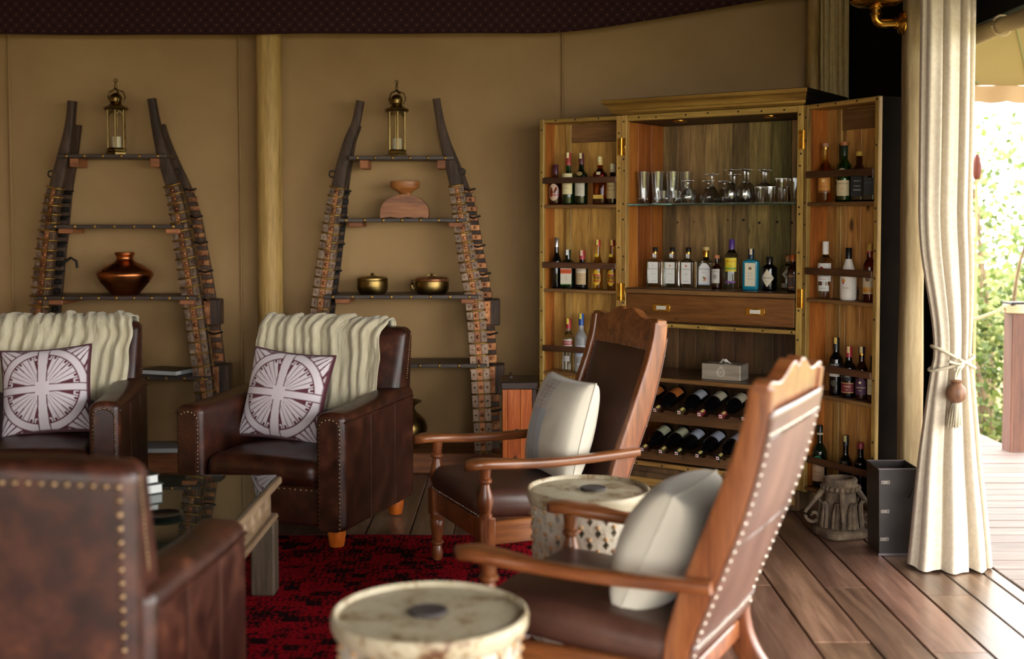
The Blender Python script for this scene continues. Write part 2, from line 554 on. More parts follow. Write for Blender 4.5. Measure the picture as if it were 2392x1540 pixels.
# ---------------------------------------------------------------- outdoors
gr = MB().grid(lambda u, v: (-30 + 80 * u, -25 + 80 * v, -.75 + .25 * noise.noise((u * 12, v * 12, 0)) - .0), 50, 50)
gr.build('ground', mottled('earth', [(.3, '#6b5a3e'), (.55, '#7f8048'), (.75, '#9a8f62')], .8, rough=(.9, 1), bump=.2), smooth=180, kind='structure')
def awning():
    # sloping canvas fly outside, with a hanging edge band and seams
    mb = MB()
    P = lambda u, v: (2.02 + 2.6 * u, 6.9 + 1.25 * v, 2.93 - .60 * v + .03 * sin(u * 9) * v * (1 - v))
    mb.grid(P, 14, 8); mb.grid(lambda u, v: tuple(Vector(P(u, v)) + Vector((0, 0, .02))), 14, 8)
    a = thing('canvas_awning', 'sand coloured canvas awning over the outdoor deck', 'awning', (0, 0, 0))
    mb.build('awning_roof', M_AWNING, a, 180)
    vb = MB()
    vb.grid(lambda u, v: (2.02 + 2.6 * u, 8.15 + .01 * sin(u * 60), 2.33 - v * (.105 + .012 * abs(sin(u * pi * 14)))), 120, 3)
    vb.grid(lambda u, v: (2.02 + 2.6 * u, 8.165 + .01 * sin(u * 60), 2.33 - v * (.105 + .012 * abs(sin(u * pi * 14)))), 120, 3)
    vb.build('edge_band', mottled('canvas_tan', [(.3, '#a08462'), (.7, '#ae9270')], 2, rough=(.9, .95), bump=0), a, 180)
    MB().tube([P(0.02, .12), P(.2, .5), P(.42, .98)], .012, 6).build('seam', mottled('seam_olive', [(.3, '#6f6a48'), (.7, '#7c764f')], 5), a)
    MB().tube([P(0.3, .05), P(.42, .5), P(.55, .98)], .008, 6).build('seam', MATS['seam_olive'], a)
    sd = MB().grid(lambda u, v: (2.03 + 2.6 * u + 0 * v, 5.3 + 1.6 * v, 2.98 - .02 * v - .1 * u), 6, 6)
    sd.grid(lambda u, v: (2.03 + 2.6 * u + 0 * v, 5.3 + 1.6 * v, 3.0 - .02 * v - .1 * u), 6, 6)
    sd.build('unseen_awning_panel', M_AWNING, a, 180)
    sp = MB().grid(lambda u, v: (2.03 + 1.6 * u, -1.85 + 7.15 * v, 2.98 - .3 * u), 6, 6)  # out-of-view extension, added to keep the sun off the deck
    sp.grid(lambda u, v: (2.03 + 1.6 * u, -1.85 + 7.15 * v, 3.0 - .3 * u), 6, 6)
    sp.build('unseen_awning_panel', M_AWNING, a, 180)
    return a
awning()
def rolled_flap():
    t = thing('rolled_flap', 'rolled up sand canvas side flap above the curtain', 'flap', (0, 0, 0))
    pts = [(1.985 + .004 * sin(i), 5.35 - i * .2, 2.212 + .006 * sin(i * 1.3)) for i in range(20)]
    MB().tube(pts, [.035 + .004 * sin(i * 2.1) for i in range(20)], 14).build('roll', M_AWNING, t, 180)
    for k in (2, 7, 12):
        q = Vector(pts[k])
        MB().tube([q + Vector((.04 * cos(a), 0, .042 * sin(a))) for a in [2 * pi * i / 14 for i in range(15)]], .005, 6).build('tie_strap', M_AWNING, t)
    return t
rolled_flap()

LEAF = None
def leaves(mb, n, cen, rad, r, size, flatz=1.0, keep=None):
    for _ in range(n):
        while True:
            p = Vector((r.uniform(-1, 1), r.uniform(-1, 1), r.uniform(-1, 1)))
            if p.length < 1 and r.random() < .25 + .75 * p.length: break
        q = Vector((cen[0] + p.x * rad[0], cen[1] + p.y * rad[1], cen[2] + p.z * rad[2]))
        if noise.noise(q * 1.9) < -.12: continue
        d = Vector((r.gauss(0, 1), r.gauss(0, 1), r.gauss(0, .6))).normalized()
        e = d.cross(Vector((r.gauss(0, 1), r.gauss(0, 1), r.gauss(0, 1)))).normalized()
        L = size * r.uniform(.6, 1.3); w = L * .36
        nn = d.cross(e) * L * .1
        mb.add([q, q + d * L * .5 + e * w + nn, q + d * L, q + d * L * .5 - e * w + nn], [(0, 1, 2, 3)])
def leafmat(name, a, b, c):
    m, nt, bs = base_mat(name)
    g = N(nt, 'ShaderNodeNewGeometry')
    r = ramp(nt, [(0, C(a)), (.5, C(b)), (1, C(c))])
    nt.links.new(g.outputs['Random Per Island'], r.inputs[0])
    nt.links.new(r.outputs[0], bs.inputs['Base Color'])
    setp(bs, Roughness=.55)
    tr = N(nt, 'ShaderNodeBsdfTranslucent'); nt.links.new(r.outputs[0], tr.inputs[0])
    ad = N(nt, 'ShaderNodeMixShader'); ad.inputs[0].default_value = .35
    nt.links.new(bs.outputs[0], ad.inputs[1]); nt.links.new(tr.outputs[0], ad.inputs[2])
    nt.links.new(ad.outputs[0], nt.nodes['Material Output'].inputs[0])
    return m
M_LEAF = leafmat('leaf_green', '#2c3a1a', '#55682e', '#8d9154')
M_LEAF2 = leafmat('leaf_pale', '#4c5c30', '#6c8040', '#a2a26a')
M_BARK = mottled('bark', [(.3, '#5c4a38'), (.7, '#8a765c')], 12, rough=(.8, .95), bump=.4)
def shrub(label, loc, blobs, stems, n, size, seed, mat):
    r = random.Random(seed)
    t = thing('shrub', label, 'shrub', loc, 0, 'shrubs beyond the deck')
    fb = MB()
    for c, rad in blobs: leaves(fb, n // len(blobs), c, rad, r, size)
    fb.build('foliage', mat, t, 0, kind='stuff')
    for c, rad in stems:
        sp = MB()
        for k in range(7):
            a = r.uniform(0, 6.28)
            e = Vector((c[0] + rad * cos(a), c[1] + rad * sin(a), c[2] + r.uniform(-.3, .5)))
            pts = smooth_path([(0, 0, -.8), e * .35 + Vector((r.uniform(-.1, .1), 0, -.4)), e * .7, e], 4)
            sp.tube(pts, [.03 * (1 - .75 * i / len(pts)) for i in range(len(pts))], 5)
        sp.build('branches', M_BARK, t, 60)
    return t
shrub('dense sunlit green shrub just beyond the deck rope', (3.75, 9.4, 0), [((-.1, 0, .1), (.9, .8, .8)), ((.35, .1, .6), (.7, .7, .5)), ((-.5, .3, .3), (.7, .7, .7)), ((.5, -.5, -.1), (.9, .6, .5))], [((.1, 0, .8), .7)], 8000, .07, 1, M_LEAF)
shrub('loose pale green shrub reaching up into the white sky', (4.55, 11.3, 0), [((-.3, 0, 1.2), (1.0, .7, .7)), ((.3, .2, 1.9), (.9, .7, .6)), ((-.6, 0, .6), (.9, .7, .7))], [((0, 0, 1.9), .9)], 3600, .08, 2, M_LEAF2)
shrub('dark green shrub at the far right behind the deck post', (6.6, 9.3, 0), [((0, 0, .3), (.9, .8, .8)), ((.2, .1, .9), (.7, .7, .5))], [((0, 0, .8), .5)], 5000, .08, 3, M_LEAF)
shrub('distant yellowish green shrub low behind the dense one', (4.0, 14.0, 0), [((0, 0, .4), (1.6, 1.0, .9)), ((1.4, .4, .5), (1.2, 1.0, 1.0))], [((0, 0, .8), .6)], 5000, .1, 4, M_LEAF2)

def deck_post():
    t = thing('deck_post', 'square reddish brown deck post with rope wound round its top', 'post', (3.11, 7.45, 0), .12)
    wd_ = wood('post_red', '#43281e', '#5c392b', '#6e4838', 'Z', .8, .6, .05)
    MB().box(-.05, .05, -.05, .05, -.03, .86, .004).build('shaft', wd_, t, 0)
    MB().box(-.06, .06, -.06, .06, .905, .925, .004).build('cap', M_IRON, t, 0)
    ro = MB()
    for k in range(4):
        z = .865 + k * .013
        ro.tube([(.066 * cos(a) * (1.08 if i % 2 else 1), .066 * sin(a), z) for i, a in enumerate([2 * pi * j / 16 for j in range(17)])], .0085, 6)
    ro.build('rope_winding', flat('rope', '#c9b791', .9), t, 180)
    return t
deck_post()
rp = [(3.035, 7.44, .885)]
for i in range(1, 17):
    f = i / 16
    rp.append((3.03 - 1.0 * f, 7.44 + .5 * f, .885 - .16 * 4 * f * (1 - f) * .9))
tag(MB().tube(rp, .011, 8).build('rope_rail', MATS['rope'], smooth=180), 'sagging natural rope rail running from the deck post behind the curtain', 'rope')
def torch():
    t = thing('garden_torch', 'slim pale garden torch stick with a red brown head beyond the curtain edge', 'torch', (3.135, 8.18, 0))
    MB().tube([(0, 0, -.8), (.003, 0, .6), (0, 0, 1.72)], .008, 8).build('stick', flat('bamboo', '#b3a070', .7), t)
    MB().lathe([(0, 1.70), (.022, 1.71), (.03, 1.75), (.03, 1.80), (.02, 1.84), (.012, 1.87), (0, 1.875)], 12).build('head', flat('terracotta', '#6a3428', .7), t, 60)
torch()

# ================================================================== bar cabinet
W_FRAME = wood('cab_frame', '#6a4f26', '#9a773b', '#bd9850', 'Z', 1.0, .5, .12, .01, 0, .3)
W_FRAMEX = wood('cab_frame_x', '#6a4f26', '#9a773b', '#bd9850', 'X', 1.0, .5, .12, .01, 0, .3)
W_SIDE = wood('cab_side', '#6b3a17', '#96561f', '#b5702e', 'Z', 1.0, .5, .15, .008, .05, .3)
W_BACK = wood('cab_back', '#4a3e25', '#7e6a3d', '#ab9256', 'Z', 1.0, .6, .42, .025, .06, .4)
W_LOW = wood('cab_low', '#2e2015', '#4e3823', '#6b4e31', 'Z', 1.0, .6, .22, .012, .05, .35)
W_DOORB = wood('door_back', '#744e24', '#b07e40', '#d8a75c', 'Z', .9, .5, .22, .012, .075, .3)
W_RAIL = wood('rail_dark', '#2c1a10', '#4a2e1b', '#62402a', 'X', 1.0, .5, .12, 0, 0, .2)
W_SHELF = wood('shelf_brown', '#4a321b', '#755330', '#94703f', 'X', 1.0, .45, .12, 0, 0, .2)
W_DARKTOP = wood('counter_dark', '#2a1a10', '#442c1a', '#5a3d25', 'X', 1.0, .28, .1, 0, 0, .12, coat=.3)
W_DRAWER = wood('drawer_wood', '#42280f', '#6b431f', '#8a5c2e', 'X', .8, .42, .05, 0, .05, .25)
W_CORN = wood('cornice_wood', '#5a4018', '#83622a', '#a2803c', 'X', .7, .4, .04, 0, .06, .15)
M_NAILCAP = flat('nail_dark', '#2a1d12', .5, .3)
M_GLASS = flat('clear_glass', '#f6f8f8', .0, trans=1, ior=1.6)
M_SHELFGLASS = flat('shelf_glass', '#5a7a6a', .03, trans=.75, ior=1.5)

M_STAIN = mottled('black_stain', [(.3, '#0b0806'), (.7, '#15100c')], 8, rough=(.9, 1.0), bump=.05, spec=.03)
def plank_row(parent, x0, x1, n, y0, y1, z0, z1, mat, seed, axis='x', name='plank'):
    r = random.Random(seed)
    ws = [r.uniform(.75, 1.3) for _ in range(n)]
    k = (x1 - x0) / sum(ws); x = x0
    for w in ws:
        e = x + w * k
        d = r.uniform(0, .004)
        mb = MB()
        if axis == 'x': mb.box(x + .0007, e - .0007, y0 + d, y1, z0, z1, .0025)
        elif axis == 'y+': mb.box(y0, y1 - d, x + .0007, e - .0007, z0, z1, .0025)
        else: mb.box(y0 + d, y1, x + .0007, e - .0007, z0, z1, .0025)
        mb.build(name, mat, parent, 0)
        x = e

cab = thing('bar_cabinet', 'tall open bar cabinet of reclaimed wood with both doors swung wide', 'cabinet', CAB_O, -TH)
D = .44
# carcass sides: planks, left and right
plank_row(cab, .03, D, 3, .004, .026, .10, 1.95, W_SIDE, 1, 'y+', 'side_plank')
plank_row(cab, .03, D, 3, .974, .996, .10, 1.95, W_SIDE, 2, 'y-', 'side_plank')
MB().box(.9965, 1.0, .031, D, .1, 1.95).build('outer_panel', M_STAIN, cab, 0)
MB().box(.0, .0035, .031, D, .1, 1.95).build('outer_panel', M_STAIN, cab, 0)
# back: upper and lower runs of planks
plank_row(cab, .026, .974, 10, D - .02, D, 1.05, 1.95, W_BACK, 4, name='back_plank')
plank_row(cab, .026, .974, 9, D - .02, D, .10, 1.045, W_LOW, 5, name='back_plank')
# face frame
MB().box(0, .028, -.004, .03, .10, 1.982, .003).build('stile', W_FRAME, cab, 0)
MB().box(.968, 1.0, -.004, .03, .10, 1.982, .003).build('stile', W_FRAME, cab, 0)
MB().box(.0285, .9675, -.003, .03, 1.950, 1.982, .003).build('top_rail', W_FRAMEX, cab, 0)
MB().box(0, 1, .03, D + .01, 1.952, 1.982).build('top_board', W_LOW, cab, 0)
# cornice: moulding profile carried round left, front and right
def cornice():
    prof = [(.0, 1.984), (.058, 1.987), (.064, 1.99), (.064, 2.0), (.074, 2.003), (.08, 2.016), (.092, 2.028), (.1, 2.031), (.116, 2.034), (.12, 2.038), (.12, 2.052), (.108, 2.056)]
    kx = .5
    mb = MB(); vs = []; rows = []
    for o, z in prof:
        rows.append([(-o * kx, D + .02, z), (-o * kx, -o, z), (1 + o * kx, -o, z), (1 + o * kx, D + .02, z)])
    fs = []
    for r_ in rows: vs += r_
    for k in range(len(prof) - 1):
        for i in range(3):
            fs.append((k * 4 + i, k * 4 + i + 1, (k + 1) * 4 + i + 1, (k + 1) * 4 + i))
    n = len(prof) - 1
    front = [q for i, q in enumerate(fs) if i % 3 == 1]
    mb.add(vs, front + [(n * 4, n * 4 + 1, n * 4 + 2, n * 4 + 3), (0, 1, 2, 3)])
    mb.build('cornice', W_CORN, cab, 30)
    for j in (0, 2):
        sd = MB(); sd.add(vs, [q for i, q in enumerate(fs) if i % 3 == j])
        sd.f.append(tuple(k * 4 + (0 if j == 0 else 3) for k in range(n + 1)))
        me = sd.build('cornice_return', M_STAIN, cab, 30)
cornice()
for px in (.263, .769):
    MB().lathe([(.0, 1.946), (.02, 1.945), (.034, 1.944), (.037, 1.948), (.037, 1.953)], 20, Matrix.Translation((px, .15, 0))).build('puck_light', M_BRASS, cab, 40)
MB().box(.03, .966, .004, D - .022, 1.503, 1.513, .002).build('glass_shelf', M_SHELFGLASS, cab, 0)
MB().box(.0285, .9675, -.012, D - .02, 1.046, 1.07, .004).build('counter', W_DARKTOP, cab, 0)
MB().box(.0285, .9675, -.014, -.004, 1.043, 1.066, .003).build('counter_edge', W_SHELF, cab, 0)
dr = MB().box(.034, .962, -.003, .02, .9, 1.04, .003).build('drawer', W_DRAWER, cab, 0)
for hx in (.24, .761):
    hp = MB().box(hx - .05, hx + .05, -.008, -.0032, .952, .99, .0015)
    hp.lathe([(.016, -.002), (.02, .001), (.018, .002)], 16, Matrix.Translation((hx, -.0085, .971)) @ Matrix.Rotation(pi / 2, 4, 'X') @ Matrix.Diagonal((1.5, .7, 1, 1)))
    hp.build('handle', M_BRASS, dr, 40)
    ca = MB().rbox(hx - .028, hx + .028, -.0112, -.009, .961, .981, .009, 3, 2)
    ca.build('handle_card', flat('bone_card', '#cfc9b8', .4), dr, 60)
MB().box(.0285, .5, -.003, .03, .868, .889, .003).build('lower_rail', W_FRAMEX, cab, 0)
MB().box(.5005, .9675, -.003, .03, .867, .888, .003).build('lower_rail', W_FRAMEX, cab, 0)
MB().box(.028, .972, .004, D - .022, .585, .605, .003).build('shelf', W_DARKTOP, cab, 0)
MB().box(.028, .972, -.006, .004, .581, .603, .003).build('shelf_edge', W_SHELF, cab, 0)
# wine racks: scalloped front boards and a back bearer
def rack(z0, z1, xs):
    top = []
    x = .03
    pts = [(.03, z0), (.97, z0)]
    up = [(.97, z1)]
    for c in reversed(xs):
        for k in range(7):
            a = pi * k / 6
            up.append((c + .024 * cos(a), z1 - .016 * sin(a)))
    up.append((.03, z1))
    MB().prism(pts + up, -.02, .0, 'Y').build('rack_board', W_RACK, cab, 0)
    MB().box(.03, .97, .13, .15, z0 - .02, z1 - .03, .002).build('rack_bearer', W_RACK, cab, 0)
W_RACK = wood('rack_wood', '#33200f', '#573a1f', '#765230', 'X', .8, .55, .06, 0, .05, .4)
RX1 = [.13, .246, .384, .497, .614, .735, .85]
RX2 = [.172, .28, .371, .487, .60, .715, .83]
rack(.372, .436, RX1)
rack(.168, .226, RX2)
MB().box(.03, .97, -.005, D - .02, .10, .125).build('bottom_board', W_LOW, cab, 0)
MB().box(.0285, .9675, -.008, .02, .128, .152, .003).build('bottom_rail', W_FRAMEX, cab, 0)
MB().box(.0, 1.0, -.015, D, .0, .099, .004).build('plinth', W_LOW, cab, 0)
MB().box(.02, .98, -.028, -.016, .03, .07, .003).build('plinth_rail', W_FRAMEX, cab, 0)
def nails(parent, pts, nrm=(0, -1, 0), r=.0055, h=.0022, mat=None, name='nail_heads'):
    mb = MB()
    for p in pts: mb.dome(p, r, h, nrm, 7)
    return mb.build(name, mat or M_NAILCAP, parent, 60, kind='stuff')
r_ = random.Random(8)
pts = []
for z in [1.93, 1.76, 1.69, 1.5, 1.44, 1.25, 1.16, .98, .86, .7, .52, .36, .2]:
    pts += [(.014 + r_.uniform(-.004, .004), -.0042, z + r_.uniform(-.02, .02)), (.984 + r_.uniform(-.004, .004), -.0042, z + r_.uniform(-.02, .02))]
for x in (.08, .22, .37, .52, .66, .8, .93): pts.append((x + r_.uniform(-.03, .03), -.0032, 1.966 + r_.uniform(-.005, .005)))
for x in (.1, .25, .4, .6, .75, .9): pts += [(x, -.0082, .14), (x + .05, -.0032, .878), (x - .02, -.0202, .2)]
nails(cab, pts)
# nail holes of the upper back
nails(cab, [(x, D - .0175, 1.42 + r_.uniform(-.01, .01)) for x in (.12, .22, .31, .42, .51, .6, .7, .78, .87)], r=.008)

def hinge(z, side):
    x = 0 if side < 0 else 1.0
    hb = MB()
    for s in (-1, 1):
        a, b = sorted((x + s * .003, x + s * .023))
        hb.box(a, b, -.0075, -.0042, z, z + .092, .001)
    hb.tube([(x, -.009, z), (x, -.009, z + .092)], .0048, 10)
    h = hb.build('hinge', M_BRASS, cab, 40)
    nails(h, [(x + s * .013, -.0077, z + .015 + .031 * k) for s in (-1, 1) for k in range(3)], r=.0026, h=.001, name='screw_heads')
for z in (1.77, 1.0, .236): hinge(z, -1); hinge(z, 1)

def door(fr, hinge_right, seed):
    """box door; x runs 0..0.5 from viewer left to right, opening faces -y. Geometry is written in the cabinet frame."""
    M = F_CAB.inverted() @ fr
    e = bpy.data.objects.new('door', None)
    COL.objects.link(e); e.parent = cab; e.matrix_local = M
    e.empty_display_size = .05
    r = random.Random(seed)
    dd = .15
    z0, z1 = .10, 1.982
    lw, rw = (.026, .034) if hinge_right else (.03, .026)
    MB().box(.004, .022, .022, dd - .018, z0 + .02, z1 - .02, .002).build('side_board', W_SIDE, e, 0)
    MB().box(.478, .496, .022, dd - .018, z0 + .02, z1 - .02, .002).build('side_board', W_SIDE, e, 0)
    MB().box(0, lw, -.002, .022, z0, z1, .003).build('stile', W_FRAME, e, 0)
    MB().box(.5 - rw, .5, -.002, .022, z0, z1, .003).build('stile', W_FRAME, e, 0)
    MB().box(lw, .5 - rw, -.001, dd - .018, z1 - .022, z1 - .0005, .003).build('top_board', W_FRAMEX, e, 0)
    plank_row(e, .004, .496, 4, dd - .018, dd, z0, z1, W_DOORB, seed, name='back_plank')
    MB().box(.4965, .5, .0225, dd, z0, z1).build('outer_panel', M_STAIN, e, 0)
    MB().box(.0, .0035, .0225, dd, z0, z1).build('outer_panel', M_STAIN, e, 0)
    MB().box(.0, .5, dd + .0005, dd + .006, z0, z1).build('outer_panel', M_STAIN, e, 0)
    MB().box(.12, .478, dd - .03, dd - .0185, 1.855, 1.955, .003).build('panel_board', W_SHELF, e, 0)
    MB().box(.10, .135, dd - .034, dd - .0185, .13, 1.955, .003).build('panel_stile', W_FRAME, e, 0)
    for zt in (1.512, 1.05, .592, .13):
        MB().box(.0225, .4775, .0, dd - .019, zt - .018, zt, .003).build('shelf', W_SHELF, e, 0)
    for zb in (1.628, 1.165, .705, .253):
        MB().box(lw * .9, .5 - rw * .9, -.012, .001, zb, zb + .033, .003).build('bottle_rail', W_RAIL, e, 0)
    pts = []
    z = z1 - .06
    while z > .2:
        pts += [(lw / 2, -.0025, z), (.5 - rw / 2, -.0025, z + r.uniform(-.05, .05))]
        z -= r.uniform(.08, .3)
    for x in (.1, .22, .36): pts.append((x, -.0015, z1 - .011))
    nails(e, pts)
    return e
door(F_LD, True, 21)
door(F_RD, False, 22)


# ================================================================== bottles, glasses and other things in the cabinet
G_CLEAR = flat('bottle_clear', '#eef4f0', .02, trans=1, ior=1.4)
G_FROST = flat('bottle_frost', '#dfe6ea', .32, trans=.75, ior=1.4)
G_GREEN = flat('bottle_green', '#2f5a24', .03, trans=.85, ior=1.45)
G_DKGREEN = flat('bottle_dark_green', '#0c1a0c', .05, trans=.3, ior=1.45, spec=.6)
G_BLACK = flat('bottle_black', '#070608', .05, spec=.6)
G_AMBER = flat('bottle_amber', '#a5531a', .02, trans=1, ior=1.4)
G_BROWN = flat('bottle_brown', '#3a1a0a', .04, trans=.6, ior=1.45)
G_GOLD = flat('bottle_gold', '#e2bb55', .02, trans=1, ior=1.4)
G_BLUE = flat('bottle_blue', '#2aa6c6', .04, trans=.55, ior=1.4)
G_WHITE = flat('bottle_white', '#d9d2c6', .25)
def cm(c, rough=.45, metal=0): return flat('paint_' + c + ('m' if metal else ''), c, rough, metal)

def bottle(fr, x, y, z, h, w, label, glass, cap, caph=.045, shape='round', shoulder=.58, neck=.62, rn=.014, labels=(), twist=0.0, capband=None, sq=2.0, asp=1.0, name='spirit_bottle', capr=1.12, group=None, sticker=None, stopper=None):
    """standing bottle. shoulder: height share where the body starts to narrow; neck: share where the neck starts."""
    loc = fr @ Vector((x, y, z))
    rz = fr.to_euler().z + twist
    t = thing(name, label, 'bottle', loc, rz, group)
    R = w / 2
    b = MB()
    pf = [(R * .86, 0, sq, asp), (R * .97, .003, sq, asp), (R, .009, sq, asp), (R, h * shoulder, sq, asp)]
    for k in range(1, 7):
        f = k / 7
        if shape == 'cone': g = f
        else: g = 1 - cos(f * pi / 2) if shape == 'hard' else (1 - cos(f * pi)) / 2
        ee = 2 + (sq - 2) * (1 - f) ** .6; aa = 1 + (asp - 1) * (1 - f)
        pf.append((R + (rn - R) * g, h * (shoulder + (neck - shoulder) * f), ee, aa))
    pf += [(rn, h * neck), (rn * .97, h - caph * .6), (rn * .97, h - .003)]
    b.lathe(pf, 28).build('glass_body', glass, t, 50)
    c = MB()
    cr = rn * capr
    c.lathe([(cr, h - caph), (cr, h - .002), (cr - .0015, h), (0, h + .0003)], 16)
    c.build('cap', cap, t, 40)
    if stopper is not None:
        MB().lathe([(rn * 1.35, h - .016), (rn * 1.4, h - .002), (rn * 1.3, h + .0015), (0, h + .002)], 16).build('stopper', stopper, t, 40)
    if capband is not None:
        MB().lathe([(cr + .0006, h - caph), (cr + .0007, h - caph + .009), (cr, h - caph + .0095)], 16, cap0=False, cap1=False).build('cap_band', capband, t, 40)
    if sticker is not None:      # tax seal over the cap
        s = MB(); q = cr + .0007
        s.grid(lambda u, v: (q * sin((u - .5) * .9), -q * cos((u - .5) * .9), h + .001 - v * .03), 4, 3)
        s.build('seal', sticker, t, 60)
    for L in labels:
        z0, z1, aw, col = L['z0'] * h, L['z1'] * h, L['w'], L['c']
        off = .0008 + .0004 * L.get('lay', 0)
        m = cm(col, L.get('rough', .6), L.get('metal', 0))
        lb = MB()
        flatf = sq > 3
        rr = R + off
        def pos(u, zz, o=0.0):
            """u: signed distance along the surface"""
            if flatf: return (u, -(R * asp + off + o), zz)
            a = u / rr
            return ((rr + o) * sin(a), -(rr + o) * cos(a), zz)
        hw = aw * R
        sh = L.get('shape')
        if sh == 'oval':
            n = 24; vs = [pos(0, (z0 + z1) / 2)] + [pos(hw * cos(2 * pi * i / n), (z0 + z1) / 2 + (z1 - z0) / 2 * sin(2 * pi * i / n)) for i in range(n)]
            lb.add(vs, [(0, i + 1, (i + 1) % n + 1) for i in range(n)])
        elif sh == 'diamond':
            zc = (z0 + z1) / 2
            K = 6; vs = []; fs = []
            for i in range(2 * K + 1):
                u = -hw + hw * i / K; e = (z1 - z0) / 2 * (1 - abs(u) / hw) + .0004
                vs += [pos(u, zc - e), pos(u, zc + e)]
                if i: fs.append((2 * i - 2, 2 * i, 2 * i + 1, 2 * i - 1))
            lb.add(vs, fs)
        elif sh == 'arch':
            K = 12; vs = []; fs = []
            for i in range(K + 1):
                u = -hw + 2 * hw * i / K
                vs += [pos(u, z0), pos(u, z1 - (z1 - z0) * .22 * (u / hw) ** 2)]
                if i: fs.append((2 * i - 2, 2 * i, 2 * i + 1, 2 * i - 1))
            lb.add(vs, fs)
        elif sh == 'slant':
            K = 8; vs = []; fs = []
            for i in range(K + 1):
                u = -hw + 2 * hw * i / K; s_ = .012 * (u / hw)
                vs += [pos(u, z0 + s_), pos(u, z1 + s_)]
                if i: fs.append((2 * i - 2, 2 * i, 2 * i + 1, 2 * i - 1))
            lb.add(vs, fs)
        else:
            lb.grid(lambda u, v: pos(-hw + 2 * hw * u, z0 + (z1 - z0) * v), 12, 1)
        lo = lb.build('label', m, t, 60)
        by = {}
        for (s, sz, fz, c2) in L.get('t', ()):
            vs, fs = text_geo(s, sz)
            wmax = max((abs(p[0]) for p in vs), default=0)
            k = min(1, hw * .94 / wmax) if wmax else 1
            zc = z0 + (z1 - z0) * fz
            by.setdefault(c2, MB()).add([pos(p[0] * k, zc + p[1], .0004) for p in vs], fs)
        for c2, mb in by.items(): mb.build('lettering', cm(c2), lo, 0)
        for (du, dz, ra, c2) in L.get('dots', ()):
            vs = [pos(du * hw, z0 + (z1 - z0) * dz, .0005)] + [pos(du * hw + ra * cos(2 * pi * i / 12), z0 + (z1 - z0) * dz + ra * sin(2 * pi * i / 12), .0005) for i in range(12)]
            MB().add(vs, [(0, i + 1, (i + 1) % 12 + 1) for i in range(12)]).build('emblem', cm(c2), lo, 0)
        for (f0, f1, c2) in L.get('bands', ()):
            MB().grid(lambda u, v: pos(-hw + 2 * hw * u, z0 + (z1 - z0) * (f0 + (f1 - f0) * v), .0003), 10, 1).build('label_band', cm(c2), lo, 60)
    return t

YEL = cm('#d8c23a'); GOLDM = cm('#b98d3c', .3, 1); CORK = cm('#a9683a'); BLK = cm('#0e0c0c', .35); REDC = cm('#8c1c22', .4)
WHT = cm('#dedcd6', .4)
# -- gins on the counter
ZC = 1.0705
for i, (x, y, tw, dot) in enumerate([(.137, .12, .12, '#c9c6bd'), (.228, .14, .08, '#c58a5a'), (.318, .15, .05, '#c0552e')]):
    lab = ['leftmost of the three square white-labelled gin bottles, pale seal', 'middle of the three square white-labelled gin bottles, amber star', 'square white-labelled gin bottle with red star, beside the flared one'][i]
    bottle(F_CAB, x, y, ZC, .213, .082, lab, [G_CLEAR, G_CLEAR, G_CLEAR][i], BLK, .034, 'hard', .62, .72, .0125, sq=5, asp=.75, twist=tw, capband=GOLDM, group='square gin bottles on the counter',
           labels=[dict(z0=.10, z1=.63, w=.66, c='#d9d9d2', t=[('INVERROCHE', .0085, .68, '#3a3a3a'), (['CLASSIC', 'VERDANT', 'AMBER'][i], .006, .45, '#8a6a4a'), ('CAPE FYNBOS', .0045, .12, '#666666')], dots=[(0, .84, .0045, dot), (-.16, .84, .002, dot), (.16, .84, .002, dot), (0, .89, .002, dot), (0, .79, .002, dot)])])
bottle(F_CAB, .415, .16, ZC, .215, .086, 'flared clear gin bottle with arched white label and gold neck', G_CLEAR, GOLDM, .05, 'soft', .60, .74, .0135, sq=4, asp=.6, twist=.1, stopper=cm('#b8a060', .4),
       labels=[dict(z0=.08, z1=.62, w=.72, c='#d8d8d6', shape='arch', t=[('MUSGRAVE', .0125, .72, '#222222'), ('PREMIUM', .006, .58, '#555555')], dots=[(-.1, .34, .006, '#6a8a50'), (.12, .3, .006, '#b04a3a'), (.0, .22, .005, '#c07a4a')], bands=[(.0, .05, '#8f9fb8')])])
bottle(F_CAB, .492, .125, ZC, .174, .055, 'small dark apothecary gin bottle with a cork and round seal', G_BROWN, BLK, .02, 'soft', .62, .74, .011, twist=.12, stopper=CORK,
       labels=[dict(z0=.18, z1=.6, w=.85, c='#b9b6ac', t=[('MONKEY', .008, .82, '#333333'), ('47', .012, .45, '#333333')], dots=[(0, .45, .0125, '#8f8c82')])])
bottle(F_CAB, .564, .15, ZC, .258, .074, 'tall clear gin bottle with yellow label and purple cap', G_CLEAR, cm('#4b2f78', .35), .052, 'soft', .64, .82, .0135, twist=.15,
       labels=[dict(z0=.36, z1=.63, w=.95, c='#d9c32e', t=[("GORDON'S", .0135, .74, '#b0261e'), ('GIN', .009, .42, '#5a7a2a')], bands=[(.12, .30, '#7f9a3a')]), dict(z0=.13, z1=.17, w=.8, c='#7a4a8a')])
bottle(F_CAB, .676, .14, ZC, .21, .084, 'bright turquoise square gin bottle with a cream label', G_BLUE, cm('#15263a', .35), .05, 'hard', .68, .76, .0135, sq=4.5, asp=.8, twist=.22,
       labels=[dict(z0=.1, z1=.66, w=.62, c='#cdc7ae', t=[('DISTILLED', .0055, .56, '#30507a'), ('LONDON', .005, .45, '#30507a'), ('DRY GIN', .0065, .3, '#30507a')], dots=[(0, .77, .009, '#b08a3a'), (0, .77, .006, '#4a8ab0')])], sticker=cm('#cfc0a0'))
